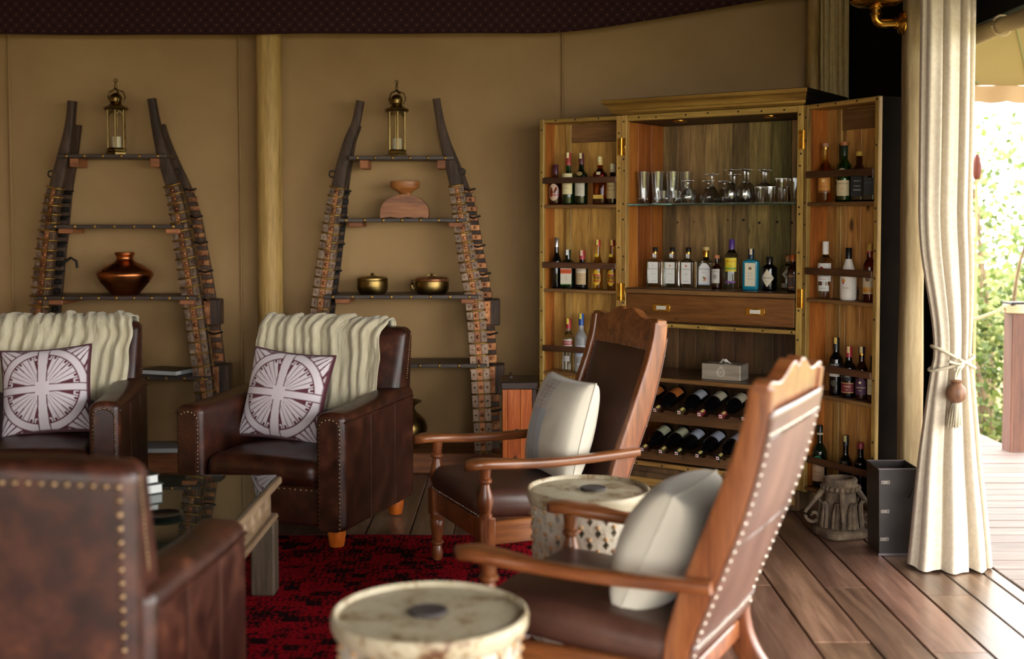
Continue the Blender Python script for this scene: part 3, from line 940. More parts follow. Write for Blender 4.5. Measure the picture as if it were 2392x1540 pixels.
bottle(F_CAB, .778, .13, ZC, .172, .078, 'squat black apothecary gin bottle with a tilted diamond label', G_BLACK, BLK, .03, 'hard', .66, .78, .0155, twist=.1,
       labels=[dict(z0=.12, z1=.64, w=.9, c='#c8c0aa', shape='diamond', t=[("HENDRICK'S", .0105, .5, '#2a2a2a'), ('GIN', .007, .3, '#2a2a2a')])])
bottle(F_CAB, .838, .23, ZC, .176, .062, 'clear gin bottle with a cork and pale triangle label', G_CLEAR, cm('#9a7a50'), .03, 'soft', .62, .78, .012, sq=3.2, asp=.8, twist=.15, stopper=CORK,
       labels=[dict(z0=.3, z1=.62, w=.85, c='#b3a88c', shape='diamond', dots=[(0, .5, .008, '#4a4438')]), dict(z0=.08, z1=.2, w=.85, c='#9a8f76', t=[('LONDON DRY', .006, .5, '#a03a2a')], lay=1)])
bottle(F_CAB, .925, .07, ZC, .186, .05, 'slim dark amber bottle with an orange cap by the right stile', G_BROWN, cm('#b0561f', .35), .032, 'soft', .6, .74, .012, sq=3.5, twist=.1,
       labels=[dict(z0=.08, z1=.5, w=.6, c='#3a2418', bands=[(.1, .16, '#8a5a30'), (.8, .86, '#8a5a30')])])
# -- left door, upper shelf
def LB(*a, **k): return bottle(F_LD, *a, **k)
LB(.064, .066, 1.5125, .222, .07, 'squat amber whisky bottle with oval label, nearest the door edge', G_AMBER, cm('#4a2030', .35), .05, 'soft', .5, .66, .015, twist=.15,
   labels=[dict(z0=.1, z1=.52, w=.9, c='#c9a890', shape='oval', t=[('CHIVAS', .009, .5, '#8a1f1f')], bands=[(.3, .36, '#9a2a22')])])
LB(.145, .066, 1.5125, .285, .07, 'tall green whiskey bottle with cream label and striped seal', G_GREEN, cm('#9a3a34', .4), .07, 'soft', .5, .66, .014, twist=.15, sticker=cm('#e2d8a0'),
   labels=[dict(z0=.2, z1=.6, w=.95, c='#d6c898', t=[('JAMESON', .011, .62, '#2f4a20'), ('IRISH', .007, .45, '#6a3a20'), ('WHISKEY', .007, .3, '#2f4a20')])])
LB(.224, .066, 1.5125, .28, .072, 'green malt whisky bottle with pale grey label and dark oval', G_DKGREEN, cm('#5a2a30', .4), .06, 'soft', .56, .7, .014, twist=.15, sticker=cm('#d8cf9a'),
   labels=[dict(z0=.17, z1=.46, w=.85, c='#bdb8a4', t=[('12', .012, .8, '#3a3a3a'), ('SINGLE MALT', .007, .45, '#4a4a3a'), ('WHISKY', .006, .25, '#4a4a3a')]), dict(z0=.56, z1=.64, w=.5, c='#8a7440', shape='oval')])
LB(.338, .066, 1.5125, .258, .072, 'square whisky bottle with a slanted red label and gold cap', G_AMBER, cm('#c8a860', .35), .045, 'soft', .62, .76, .0145, sq=4, twist=.2, sticker=cm('#d8cf9a'),
   labels=[dict(z0=.5, z1=.58, w=.8, c='#a02a24', shape='slant'), dict(z0=.12, z1=.2, w=.8, c='#c09a40'), dict(z0=.62, z1=.68, w=.3, c='#c8b890')])
LB(.413, .066, 1.5125, .218, .064, 'whisky bottle with a buff label beside the door hinge stile', G_BROWN, cm('#b8a888', .4), .045, 'soft', .6, .72, .014, twist=.1, sticker=cm('#d8cf9a'),
   labels=[dict(z0=.14, z1=.56, w=.98, c='#b39a66', t=[('MONKEY', .0105, .72, '#3a3024'), ('SHOULDER', .0105, .5, '#3a3024'), ('SCOTCH', .006, .25, '#5a4a34')])])
# -- left door, middle shelf
LB(.071, .066, 1.0505, .279, .056, 'slim black liqueur bottle with silver cap and pink neck label', G_BLACK, cm('#b4b0b0', .3, 1), .05, 'soft', .52, .72, .013, twist=.1,
   labels=[])
LB(.143, .066, 1.0505, .214, .078, 'squat green herb liqueur bottle with orange and white label', G_DKGREEN, cm('#1c2a1a', .35), .03, 'hard', .62, .76, .0155, sq=3.5, twist=.2, sticker=WHT,
   labels=[dict(z0=.1, z1=.62, w=.8, c='#cfc9b4', t=[('Jägermeister', .0115, .66, '#1f2a14'), ('56', .009, .42, '#8a2a1a'), ('PROOF', .005, .3, '#333333')], bands=[(.56, .78, '#d0562a'), (.0, .05, '#3f6a34')])])
LB(.23, .066, 1.0505, .212, .07, 'dark liqueur bottle with a red cap and a buff label', G_BLACK, cm('#a03038', .35), .05, 'soft', .58, .7, .0145, twist=.15, sticker=cm('#d0b890'),
   labels=[dict(z0=.12, z1=.58, w=.95, c='#b39a72', t=[('DRAMBUIE', .0125, .78, '#7a1f1f'), ('LIQUEUR', .006, .5, '#5a4a34'), ('SCOTLAND', .005, .3, '#5a4a34')], bands=[(.66, .9, '#d2c8b0')])])
for i, xx in enumerate((.327, .413)):
    LB(xx, .066, 1.0505, .27, .056, ['clear tequila bottle with oval yellow red label, left of the two', 'clear tequila bottle with oval yellow red label, touching the hinge stile'][i], G_GOLD, cm('#b02a26', .4), .035, 'soft', .42, .72, .013, twist=.12, sticker=cm('#dcc860'), group='pair of tequila bottles in the left door',
       labels=[dict(z0=.08, z1=.40, w=.9, c='#d2a822', shape='oval', t=[('CAMINO', .012, .5, '#1f2a5a'), ('REAL', .006, .32, '#8a1a1a')], bands=[(.62, .70, '#b0322a'), (.24, .30, '#b0322a')]), dict(z0=.66, z1=.72, w=.4, c='#d2b030')])
# -- left door, lower shelf
LB(.147, .066, .5925, .291, .066, 'clear vodka bottle with red cap and red name band', G_CLEAR, cm('#a02028', .35), .055, 'soft', .62, .78, .0135, twist=.15, sticker=cm('#dccb4a'), 
   labels=[dict(z0=.48, z1=.61, w=1.0, c='#c8c4bc', t=[('SMIRNOFF', .0125, .5, '#e8e0d8')], bands=[(.22, .8, '#9c1f24')]), dict(z0=.2, z1=.3, w=.5, c='#b8b4b0', t=[('21', .01, .5, '#9c1f24')])])
LB(.226, .066, .5925, .322, .07, 'tall frosted vodka bottle with a blue cap', G_FROST, cm('#1f4f9a', .35), .065, 'soft', .58, .74, .0135, twist=.15, sticker=cm('#dccb4a'),
   labels=[dict(z0=.28, z1=.46, w=.95, c='#b9c4d6', t=[('GREY GOOSE', .0105, .5, '#2a3a7a'), ('VODKA', .0085, .22, '#2a3a7a')], bands=[(.75, 1.0, '#dfe3ea')]), dict(z0=.13, z1=.16, w=.4, c='#e6e6e6', bands=[(0, 1, '#c8c8d2')])])
LB(.305, .066, .5925, .309, .066, 'clear bottle half hidden behind the tall chair back', G_CLEAR, BLK, .05, 'soft', .6, .76, .0135, twist=.1, capband=GOLDM,
   labels=[dict(z0=.2, z1=.5, w=.7, c='#d0ccc2')])
# -- right door (turned towards the room)
def RB(*a, **k):
    k.setdefault('twist', .55)
    return bottle(F_RD, *a, **k)
RB(.085, .062, 1.5125, .283, .066, 'pale gold malt bottle with orange label at the hinge side', G_GOLD, cm('#b08468', .35), .03, 'soft', .5, .72, .0135, capband=GOLDM,
   labels=[dict(z0=.16, z1=.5, w=1.1, c='#c8863a', t=[('THE ORIGINAL', .006, .3, '#5a2f10')], dots=[(0, .6, .009, '#e0b878')], bands=[(.0, .12, '#8a5420')])])
RB(.163, .095, 1.5125, .275, .058, 'slim green bottle behind the cream-labelled malt', G_GREEN, cm('#1c2a1c', .35), .06, 'soft', .52, .74, .0135,
   labels=[dict(z0=.14, z1=.3, w=.9, c='#a89a4a'), dict(z0=.36, z1=.4, w=.9, c='#c8b860')])
RB(.222, .055, 1.5125, .28, .07, 'green malt bottle with cream label and a cork-brown top', G_GREEN, cm('#22301f', .35), .065, 'soft', .58, .74, .0145, stopper=CORK,
   labels=[dict(z0=.1, z1=.36, w=1.0, c='#cbbb92', t=[('LAGAVULIN', .0105, .78, '#5a2418'), ('16', .013, .42, '#a03a28'), ('ISLAY MALT', .005, .15, '#5a4a34')]), dict(z0=.42, z1=.56, w=.55, c='#c2b48c', shape='arch')])
RB(.305, .07, 1.5125, .232, .066, 'square black-labelled whiskey bottle behind the door rail', G_BROWN, cm('#c0a040', .4), .02, 'soft', .6, .76, .014, sq=4, capr=1.15,
   labels=[dict(z0=.1, z1=.6, w=.9, c='#0f0e0e', t=[("JACK DANIEL'S", .0095, .88, '#d8d4cc'), ('Tennessee', .0065, .42, '#d8d4cc'), ('WHISKEY', .0085, .26, '#d8d4cc'), ('Old No. 7', .0075, .62, '#d8d4cc')])])
RB(.386, .06, 1.5125, .145, .062, 'short black square bottle lowest on the top right shelf', G_BLACK, BLK, .02, 'hard', .8, .9, .016, sq=5, asp=.8,
   labels=[dict(z0=.2, z1=.75, w=.7, c='#1b1a1a', t=[('GENTLEMAN', .006, .7, '#6a6a6a')])])
RB(.452, .062, 1.5125, .20, .046, 'narrow dark bottle with gold bands by the outer door stile', G_BROWN, BLK, .04, 'soft', .6, .75, .012,
   labels=[dict(z0=.3, z1=.36, w=1.2, c='#b08a40'), dict(z0=.14, z1=.2, w=1.2, c='#b08a40')])
RB(.093, .062, 1.0505, .274, .072, 'clear white rum bottle with white cap and white label', G_CLEAR, WHT, .062, 'soft', .64, .78, .0135, 
   labels=[dict(z0=.30, z1=.62, w=1.1, c='#d2d2cc', t=[('BACARDI', .012, .3, '#2a2a2a'), ('CARTA BLANCA', .006, .12, '#8a2a2a')], dots=[(-.2, .72, .009, '#a82a2a')]), dict(z0=.13, z1=.23, w=.8, c='#c6c6c0', t=[('SUPERIOR', .006, .5, '#333333')])])
RB(.251, .062, 1.0505, .246, .078, 'white coconut liqueur bottle with long tapering neck', G_WHITE, BLK, .052, 'cone', .46, .80, .0135, 
   labels=[dict(z0=.16, z1=.44, w=1.0, c='#cfc8bc', dots=[(-.35, .78, .009, '#c07a2a'), (-.35, .62, .005, '#8a2a3a')], t=[('MALIBU', .009, .28, '#4a3a34')])])
RB(.388, .062, 1.0505, .268, .062, 'spiced rum bottle with gold neck by the outer stile', G_AMBER, cm('#b08a3c', .35), .045, 'soft', .6, .76, .0135, capband=REDC,
   labels=[dict(z0=.14, z1=.52, w=1.0, c='#bfae8c', t=[('SPICED GOLD', .008, .16, '#8a2a1a')], bands=[(.05, .3, '#c08a3a')], dots=[(0, .66, .011, '#6a4a3a')])])
RB(.174, .062, .5925, .275, .066, 'black sherry bottle with a pale neck text band', G_BLACK, cm('#16140f', .35), .06, 'soft', .62, .76, .0145, sticker=cm('#c8a850'),
   labels=[dict(z0=.50, z1=.56, w=1.0, c='#161513', t=[('TIO PEPE', .011, .5, '#d8d4cc')]), dict(z0=.33, z1=.38, w=.8, c='#b8b4a8'), dict(z0=.16, z1=.27, w=.5, c='#3a352c', shape='oval')])
RB(.261, .062, .5925, .24, .07, 'dark brandy bottle with red cap and wine-red label', G_BLACK, cm('#9a2a30', .35), .05, 'soft', .58, .74, .014, sticker=cm('#c8b070'),
   labels=[dict(z0=.1, z1=.3, w=1.0, c='#6a2228', t=[('THREE', .011, .62, '#d2b48a'), ('YEARS', .006, .3, '#d2b48a')], bands=[(.92, 1.0, '#b08a4a'), (0, .08, '#b08a4a')]), dict(z0=.34, z1=.5, w=.6, c='#121110', t=[('KWV', .011, .5, '#d8d0c0')])])
RB(.345, .062, .5925, .247, .056, 'dark cognac bottle with a purple diamond label', G_BROWN, cm('#2c1c34', .35), .04, 'soft', .55, .74, .0135, capband=GOLDM, sticker=cm('#c8b070'),
   labels=[dict(z0=.1, z1=.42, w=1.1, c='#43203a', shape='arch', t=[('COURVOISIER', .0085, .42, '#d8c8a0'), ('VSOP', .007, .24, '#d8c8a0')], dots=[(0, .72, .006, '#c8b890')])])
RB(.42, .06, .5925, .212, .05, 'cognac bottle with cream label partly behind the outer stile', G_BROWN, BLK, .04, 'soft', .5, .72, .0125,
   labels=[dict(z0=.16, z1=.5, w=1.1, c='#c0b48a', t=[('Hennessy', .0095, .6, '#4a2f14')])])
RB(.068, .062, .1305, .30, .07, 'dark green bitters bottle with a large buff label', G_DKGREEN, cm('#101410', .35), .045, 'soft', .56, .74, .0135, capband=cm('#b0a48a'),
   labels=[dict(z0=.1, z1=.4, w=1.0, c='#b89a78', t=[('FERNET-BRANCA', .0105, .84, '#2a2018'), ('MILANO', .008, .5, '#5a4430'), ('AMARO', .006, .3, '#5a4430')]), dict(z0=.46, z1=.52, w=.5, c='#2f7a5a', shape='oval')])
RB(.246, .062, .1305, .279, .066, 'dark bottle behind the stone capital with gold letter', G_BLACK, cm('#1c1a16', .35), .05, 'soft', .5, .7, .0135, sticker=cm('#a89a5a'),
   labels=[dict(z0=.5, z1=.58, w=.5, c='#14120f', t=[('B', .014, .5, '#a88a48')]), dict(z0=.2, z1=.3, w=.7, c='#b5aa94')])
RB(.345, .062, .1305, .261, .058, 'black bottle with a dull red cap on the lowest shelf', G_BLACK, cm('#7a2228', .4), .03, 'soft', .62, .76, .014)
RB(.43, .062, .1305, .204, .046, 'small dark bottle with red and orange cap in the lowest corner', G_BLACK, cm('#a0301f', .4), .03, 'soft', .6, .74, .012, capband=cm('#c8a03a'))

# -- wine bottles lying in the racks, necks to the front
def wine(i, x, z, lab, label, capc, group):
    M = F_CAB @ Matrix.Translation((x, -.085, z + .014)) 
    t = thing('wine_bottle', label, 'bottle', M.to_translation(), -TH, group)
    # axis along +y (neck at 0), tilted neck down
    A = Matrix.Rotation(radians(11), 4, 'X') @ Matrix.Rotation(-pi / 2, 4, 'X')
    # after the turn the bottle's own z points to +y
    R = .0385
    pf = [(.0, .006), (.0138, .006), (.0142, .02), (.0132, .08), (.016, .098), (.027, .118), (.036, .14), (R, .16), (R, .293), (R * .93, .2995), (0, .297)]
    MB().lathe(pf, 24, A).build('glass_body', G_BLACK, t, 50)
    MB().lathe([(0, 0), (.0152, .0005), (.0158, .004), (.0152, .05), (.0146, .05)], 16, A, cap1=False).build('capsule', capc, t, 50)
    tip = MB().box(-.0085, .0085, -.0085, .0085, -.0012, -.0003, 0, A)
    tip.build('end_seal', cm('#d8cfc8'), t, 0)
    MB().box(-.0055, .0055, -.003, .003, -.0018, -.0013, 0, A).build('seal_mark', cm('#b0382c'), t, 0)
    MB().grid(lambda u, v: tuple(A @ Vector((.0162 * sin(.2 + u * .9), -.0162 * cos(.2 + u * .9), .003 + v * .035))), 5, 2).build('neck_seal', cm('#b5a660'), t, 60)
    rr = R + .0007
    # label wraps the upper side: local up after the turn is -y of the bottle
    def pos(u, v, o=0): 
        a = u
        return tuple(A @ Vector(((rr + o) * sin(a), -(rr + o) * cos(a), v)))
    c0, c1, words = lab
    L = MB().grid(lambda u, v: pos(-1.25 + 2.5 * u, .185 + .085 * v), 18, 1).build('label', cm(c0), t, 60)
    lm = MB()
    for k, (s_, sz) in enumerate(words):
        vs, fs = text_geo(s_, sz)
        lm.add([pos(-.25 - p[0] / rr * 1.0, .252 - k * .02 - p[1], .0004) for p in vs], fs)
    if words: lm.build('lettering', cm(c1), L, 0)
    MB().grid(lambda u, v: pos(-1.25 + 2.5 * u, .189 + .003 * v, .0003), 14, 1).build('label_band', cm(c1), L, 60)
    return t
WINE_LAB = {'o': ('#b0642e', '#2a1a10', [('PINOTAGE', .009)]), 's': ('#a8aab0', '#3a3a40', [('Shiraz', .011)]), 'c': ('#bdb598', '#3a382e', [('ESTATE', .009), ('CABERNET', .007)]), 'g': ('#b3b596', '#2e2e24', [('Merlot', .011)]), 'b': ('#aab0c0', '#2a2e3a', [('ROUGE', .010)])}
W1 = [('o', 'orange-labelled wine bottle in the upper rack, touching the chair stile', BLK), ('o', 'orange-labelled wine bottle in the upper rack, second from left', cm('#3a2016')), ('s', 'silver-labelled wine bottle in the upper rack', cm('#3a3216')), ('c', 'cream-labelled wine bottle in the upper rack, beside the silver one', cm('#6a1a24')), ('c', 'cream-labelled wine bottle in the upper rack, next to the near chair', cm('#6a1a24')), ('c', 'wine bottle in the upper rack mostly hidden by the near chair', BLK)]
for i, (k, lb, cp) in enumerate(W1): wine(i, RX1[i], .43, WINE_LAB[k], lb, cp, 'wine bottles in the upper rack')
W2 = [('g', 'green-labelled wine bottle in the lower rack, leftmost', cm('#3a1418')), ('g', 'green-labelled wine bottle in the lower rack, second from left', cm('#3a2a18')), ('b', 'grey-blue labelled wine bottle in the lower rack, left of the two', BLK), ('b', 'grey-blue labelled wine bottle in the lower rack, right of the two', BLK), ('b', 'wine bottle at the right end of the lower rack above the cushion', BLK)]
for i, (k, lb, cp) in enumerate(W2): wine(i, RX2[i], .218, WINE_LAB[k], lb, cp, 'wine bottles in the lower rack')

# -- drinking glasses on the glass shelf
def wall(prof, th):
    """closed glass wall from an outer profile (r, z) bottom to top"""
    inner = [(max(r - th, .0005), z) for r, z in prof if z > prof[0][1] + th * 2][::-1]
    return [(0, prof[0][1])] + prof + inner + [(0, inner[-1][1])]
def stem_up(prof):      # stemware standing on its rim: flip heights
    h = max(z for r, z in prof)
    return [(r, h - z) for r, z in prof]
PILS = wall([(.026, 0), (.029, .003), (.026, .03), (.0285, .09), (.033, .15), (.0345, .172)], .0022)
SHORT = wall([(.020, 0), (.022, .002), (.0245, .03), (.0285, .067)], .003)
TUMB = wall([(.0235, 0), (.025, .003), (.0265, .08)], .0028)
HIGH = wall([(.0255, 0), (.027, .003), (.029, .119)], .0026)
def stemware(bowl, stem_h, foot_r, th=.0016):
    """bowl: outer (r, z) from bowl bottom to rim at top; built upside down"""
    bh = bowl[-1][1]
    H = bh + stem_h
    outer = [(0, 0), (foot_r, .0), (foot_r, .0018), (.012, .004), (.0042, .009), (.0038, stem_h * .8), (.006, stem_h)] + [(r, stem_h + z) for r, z in bowl]
    inner = [(max(r - th, .0004), stem_h + max(z, .004)) for r, z in bowl[::-1]] + [(0, stem_h + .004)]
    return [(r, H - z) for r, z in outer + inner]
SNIF = stemware([(.018, .004), (.036, .02), (.045, .042), (.042, .066), (.034, .082)], .036, .031)
MART = stemware([(.012, .004), (.034, .045), (.048, .09)], .06, .034)
WINEG = stemware([(.014, .004), (.03, .022), (.0375, .05), (.035, .085), (.029, .107)], .062, .033)
GL = {}
def glass(kind, prof, x, y, label, group):
    if kind not in GL: GL[kind] = MB().lathe(prof, 28, cap0=False, cap1=False).mesh(kind, M_GLASS, 40)
    o = link(kind, GL[kind], None, None, F_CAB @ Vector((x, y, 1.5145)), rnd.uniform(0, 6))
    return tag(o, label, 'glass', group)
def row(kind, prof, pts, label, group):
    for (x, y), w in zip(pts, label): glass(kind, prof, x, y, w, group)
row('pilsner_glass', PILS, [(.075, .10), (.148, .12), (.222, .15), (.115, .19), (.19, .225), (.262, .235)], ['tall waisted beer glass at the left end of the glass shelf, nearest the side wall', 'tall waisted beer glass, second in the front row from the left', 'tall waisted beer glass, third in the front row, behind the small tumblers', 'tall waisted beer glass in the second row, leftmost', 'tall waisted beer glass in the second row, behind the second one', 'tall waisted beer glass farthest right of its cluster'], 'tall beer glasses')
row('shot_tumbler', SHORT, [(.205, .075), (.268, .09), (.325, .15)], ['small clear tumbler in front of the tall beer glasses, left one', 'small clear tumbler just right of the tall beer glasses', 'small clear tumbler set back beside the first brandy balloon'], 'small tumblers')
row('brandy_snifter', SNIF, [(.352, .07), (.425, .16), (.475, .25)], ['upside down brandy balloon at the front, right of the small tumblers', 'upside down brandy balloon in the middle of its row of three', 'upside down brandy balloon at the back, behind the cocktail glass'], 'brandy balloons')
row('cocktail_glass', MART, [(.478, .09), (.552, .205)], ['wide upside down cocktail glass at the front of the shelf middle', 'upside down cocktail glass behind and right of the front one'], 'cocktail glasses')
row('wine_glass', WINEG, [(.585, .085), (.645, .165), (.665, .075), (.724, .172), (.70, .265)], ['upside down stemmed wine glass, leftmost of its group', 'upside down stemmed wine glass, second from left and set back', 'upside down stemmed wine glass at the front middle of its group', 'upside down stemmed wine glass beside the whisky tumblers', 'upside down stemmed wine glass farthest back near the planks'], 'wine glasses')
row('whisky_tumbler', TUMB, [(.748, .07), (.803, .07), (.785, .13), (.843, .14)], ['straight whisky tumbler at the front, next to the wine glasses', 'straight whisky tumbler at the front, next to the highballs', 'straight whisky tumbler behind, nearer the wine glasses', 'straight whisky tumbler behind, nearer the highball glasses'], 'whisky tumblers')
row('highball_glass', HIGH, [(.862, .065), (.925, .075), (.895, .145), (.93, .22)], ['straight highball glass at the front, right after the tumblers', 'straight highball glass at the front right end of the shelf', 'straight highball glass in the second row at the right end', 'straight highball glass farthest back in the right corner'], 'highball glasses')
tag(MB().box(.05, .945, .03, .30, 1.5133, 1.5142).build('shelf_liner', M_WHITE, None, 0), 'thin white paper liner under the glasses on the glass shelf', 'liner').matrix_world = F_CAB

# -- metal tissue box with an engraved crest
tb = thing('tissue_box', 'brushed silver tissue box with a crest on the middle shelf', 'box', F_CAB @ Vector((.545, .12, .6055)), -TH + .05)
M_SILV = mottled('brushed_silver', [(.3, '#a89f8c'), (.7, '#cfc6b4')], 5, st=(1, 1, 12), rough=(.32, .45), metal=.55, bump=.03)
MB().box(-.105, .105, -.06, .06, 0, .083, .0025).build('box_body', M_SILV, tb, 0)
MB().lathe([(.032, .0832), (.034, .0845), (.030, .0848), (.029, .0834)], 20, Matrix.Diagonal((1.5, .6, 1, 1)), cap0=False, cap1=False).build('slot_rim', M_SILV, tb, 40)
MB().grid(lambda u, v: (-.03 + .06 * u + .004 * sin(v * 9), .012 * (v - .5) * 2 * (.3 + .7 * sin(u * pi)), .082 + .024 * sin(u * pi) * (1 - abs(v - .5) * 1.1) + .003 * sin(u * 17 + v * 5)), 14, 8).build('tissue', flat('tissue', '#e2dfd8', .9), tb, 180)
cr = MB()
cr.tube([(.021 * cos(a), -.0606, .041 + .023 * sin(a)) for a in [2 * pi * i / 28 for i in range(29)]], .0012, 5)
cr.tube([(.017 * cos(a), -.0606, .041 + .019 * sin(a)) for a in [2 * pi * i / 28 for i in range(29)]], .0007, 5)
vs, fs = text_geo('RM', .017)
cr.add([(p[0] * .9, -.0611, .041 + p[1]) for p in vs], fs)
cr.add([(-.008, -.0611, .066), (.008, -.0611, .066), (.01, -.0611, .073), (.004, -.0611, .07), (0, -.0611, .075), (-.004, -.0611, .07), (-.01, -.0611, .073)], [(0, 1, 2, 3, 4, 5, 6)])
cr.build('crest', flat('crest_pale', '#d2cdc0', .5), tb, 0)

# ================================================================== ladder shelves made from plated posts
M_TIN = mottled('tin_plate', [(.3, '#3c2f26'), (.5, '#6a5646'), (.75, '#97836f')], 30, rough=(.3, .5), metal=.85, bump=.3, var=.2)
W_OLD = wood('old_dark_wood', '#1e130c', '#38271a', '#564030', 'Z', 1.2, .65, .2, 0, 0, .5)
W_OLDX = wood('old_dark_wood_x', '#211915', '#3a2e26', '#52443a', 'X', 1.0, .45, .1, 0, 0, .3)
W_BLOCK = wood('block_wood', '#5a3420', '#86512f', '#a4693f', 'X', 1.2, .6, .15)
M_BAND = mottled('band_brass', [(.3, '#8a6a30'), (.7, '#c29a4c')], 25, rough=(.3, .5), metal=.9, bump=.1, var=.15)
def ladder_shelf(label, left, right, shelves, seed):
    """left, right: post centre lines (top to bottom) in world metres; shelves: (z, x0, x1)"""
    r = random.Random(seed)
    cx = (left[-1][0] + right[-1][0]) / 2
    o = Vector((cx, 6.8, 0))
    t = thing('ladder_shelf', label, 'shelf', o)
    L = lambda p: Vector(p) - o
    for side, path in ((-1, left), (1, right)):
        pts = smooth_path([L(p) for p in path], 6)
        n = len(pts)
        z_of = lambda i: pts[i].z
        zt = pts[0].z
        def hw(z):            # half width of the front face
            f = (zt - z) / zt
            return .022 + .014 * sstep(.02, .2, f) + .014 * sstep(.15, .5, f) - .004 * sstep(.75, 1, f)
        def fr(i):
            tn = (pts[min(i + 1, n - 1)] - pts[max(i - 1, 0)]).normalized()
            rt = Vector((0, 1, 0)).cross(tn).normalized()
            if rt.x < 0: rt = -rt
            return rt, tn
        st = []
        for i in range(n):
            rt, tn = fr(i)
            st.append((pts[i], rt, Vector((0, 1, 0)), hw(z_of(i)), .03))
        MB().loft(st, 12, 6).build('post', W_OLD, t, 40)
        # rear rail with boxes, set back towards the wall
        dx = .065 if side > 0 else .03
        st = [(pts[i] + Vector((dx * sstep(.05, .35, (zt - z_of(i)) / zt), .135 - .06 * i / n * 0, 0)), fr(i)[0], Vector((0, 1, 0)), hw(z_of(i)) * .62, .02) for i in range(n) if z_of(i) < zt - .12]
        MB().loft(st, 10, 6).build('rear_rail', W_OLD, t, 40)
        # plates and bands along the front of the post
        z = zt - .5
        k = 0
        while z > (.12 if side > 0 else .12):
            stp = (.052 + .028 * sstep(1.2, .3, z)) * r.uniform(.9, 1.12)
            i0 = min(range(n), key=lambda i: abs(z_of(i) - z))
            zm = z - stp / 2
            im = min(range(n), key=lambda i: abs(z_of(i) - zm))
            # interpolated centre at zm and z
            def at(zz):
                for q in range(n - 1):
                    if pts[q].z >= zz >= pts[q + 1].z:
                        f = (pts[q].z - zz) / max(pts[q].z - pts[q + 1].z, 1e-6)
                        return pts[q].lerp(pts[q + 1], f)
                return pts[-1]
            a, b = at(z - .006), at(z - stp + .004)
            rt, tn = fr(im)
            w = hw(zm)
            pl = MB(); tn_ = MB()
            for sgn, f0, f1 in ((-1, -1.04, -.36), (0, -.3, .3), (1, .36, 1.04)):
                if zm > .95 or sgn == 0 or True:
                    pr_ = .0375 if sgn else .040
                    q = [a + rt * (w * f0), a + rt * (w * f1), b + rt * (w * f1), b + rt * (w * f0)]
                    vs = [p + Vector((0, -.028, 0)) for p in q] + [p + Vector((0, -pr_, 0)) for p in q]
                    (tn_ if sgn else pl).add(vs, [(0, 1, 2, 3), (7, 6, 5, 4), (0, 4, 5, 1), (1, 5, 6, 2), (2, 6, 7, 3), (3, 7, 4, 0)])
            c = (a + b) / 2
            pl.dome(c + Vector((0, -.040, 0)), .011, .005, (0, -1, 0), 8)
            for sgn in (-1, 1):
                tn_.dome(c + rt * (w * .72 * sgn) + Vector((0, -.0375, 0)), .006, .004, (0, -1, 0), 6)
            cpo = pl.build('copper_plate', M_COPPERPLATE, t, 30)
            tn_.build('tin_strips', M_TIN, cpo, 30, kind='stuff')
            bc = at(z)
            bd = MB().tube([bc + rt * (w * 1.08) + Vector((0, .01, 0)), bc + rt * (w * 1.1) + Vector((0, -.04, 0)), bc + rt * (w * .4) + Vector((0, -.047, -.002)), bc - rt * (w * .4) + Vector((0, -.047, 0)), bc - rt * (w * 1.1) + Vector((0, -.04, .002)), bc - rt * (w * 1.08) + Vector((0, .01, 0))], .0045, 6)
            bd.build('brass_band', M_BAND, t, 60)
            # wooden knuckle on the rear rail
            rc = c + Vector((dx, .135, 0))
            if zm > .2:
                kb = MB().box(rc.x - w * .68, rc.x + w * .68, rc.y - .026, rc.y - .019, b.z + .006, a.z - .006, .003)
                kb.dome(Vector((rc.x, rc.y - .026, c.z)), .009, .005, (0, -1, 0), 7)
                kb.build('rail_plate', M_IRON if side < 0 else M_COPPERPLATE, t, 30)
                if k % 3 == 0:
                    MB().tube([rc + Vector((-w * .8, -.03, .01)), rc + Vector((0, -.036, .0)), rc + Vector((w * .95, -.03, .012))], .006, 6).build('lashing', M_IRON, t, 60)
            z -= stp; k += 1
        # carved boxes fixed to the outer rail on the right hand post
        for zc, hgt in (((.90, .15), (.52, .17)) if side > 0 else ()):
            bc = at(zc) + Vector(((dx + .03) * (1 if side > 0 else -1.6), .08, 0))
            bx_ = MB().box(bc.x - .035, bc.x + .04, bc.y - .07, bc.y + .04, zc - hgt / 2, zc + hgt / 2, .006)
            bx_.build('carved_box', W_OLD, t, 0)
            pb = MB().box(bc.x - .048, bc.x - .012, bc.y - .078, bc.y - .0705, zc - hgt / 2 + .008, zc + hgt / 2 - .008, .002)
            for q in (-1, 0, 1): pb.dome((bc.x - .03, bc.y - .078, zc + q * hgt * .3), .006, .004, (0, -1, 0), 6)
            pb.build('box_plate', M_COPPERPLATE, t, 30)
        # iron ring and hook
        q = at(zt - .42) + Vector((side * .05, -.0, 0))
        MB().tube([q + Vector((.018 * cos(a_), 0, .018 * sin(a_))) for a_ in [2 * pi * i / 12 for i in range(13)]], .005, 6).build('iron_ring', M_IRON, t, 60)
    if seed == 4:
     hk = Vector((left[4][0], left[4][1] + .1, 1.16)) - o
 
     MB().tube([hk + Vector((.03, 0, 0)), hk + Vector((.10, 0, .05)), hk + Vector((.13, 0, .03)), hk + Vector((.135, 0, -.01))], .008, 7).build('iron_hook', M_IRON, t, 60)
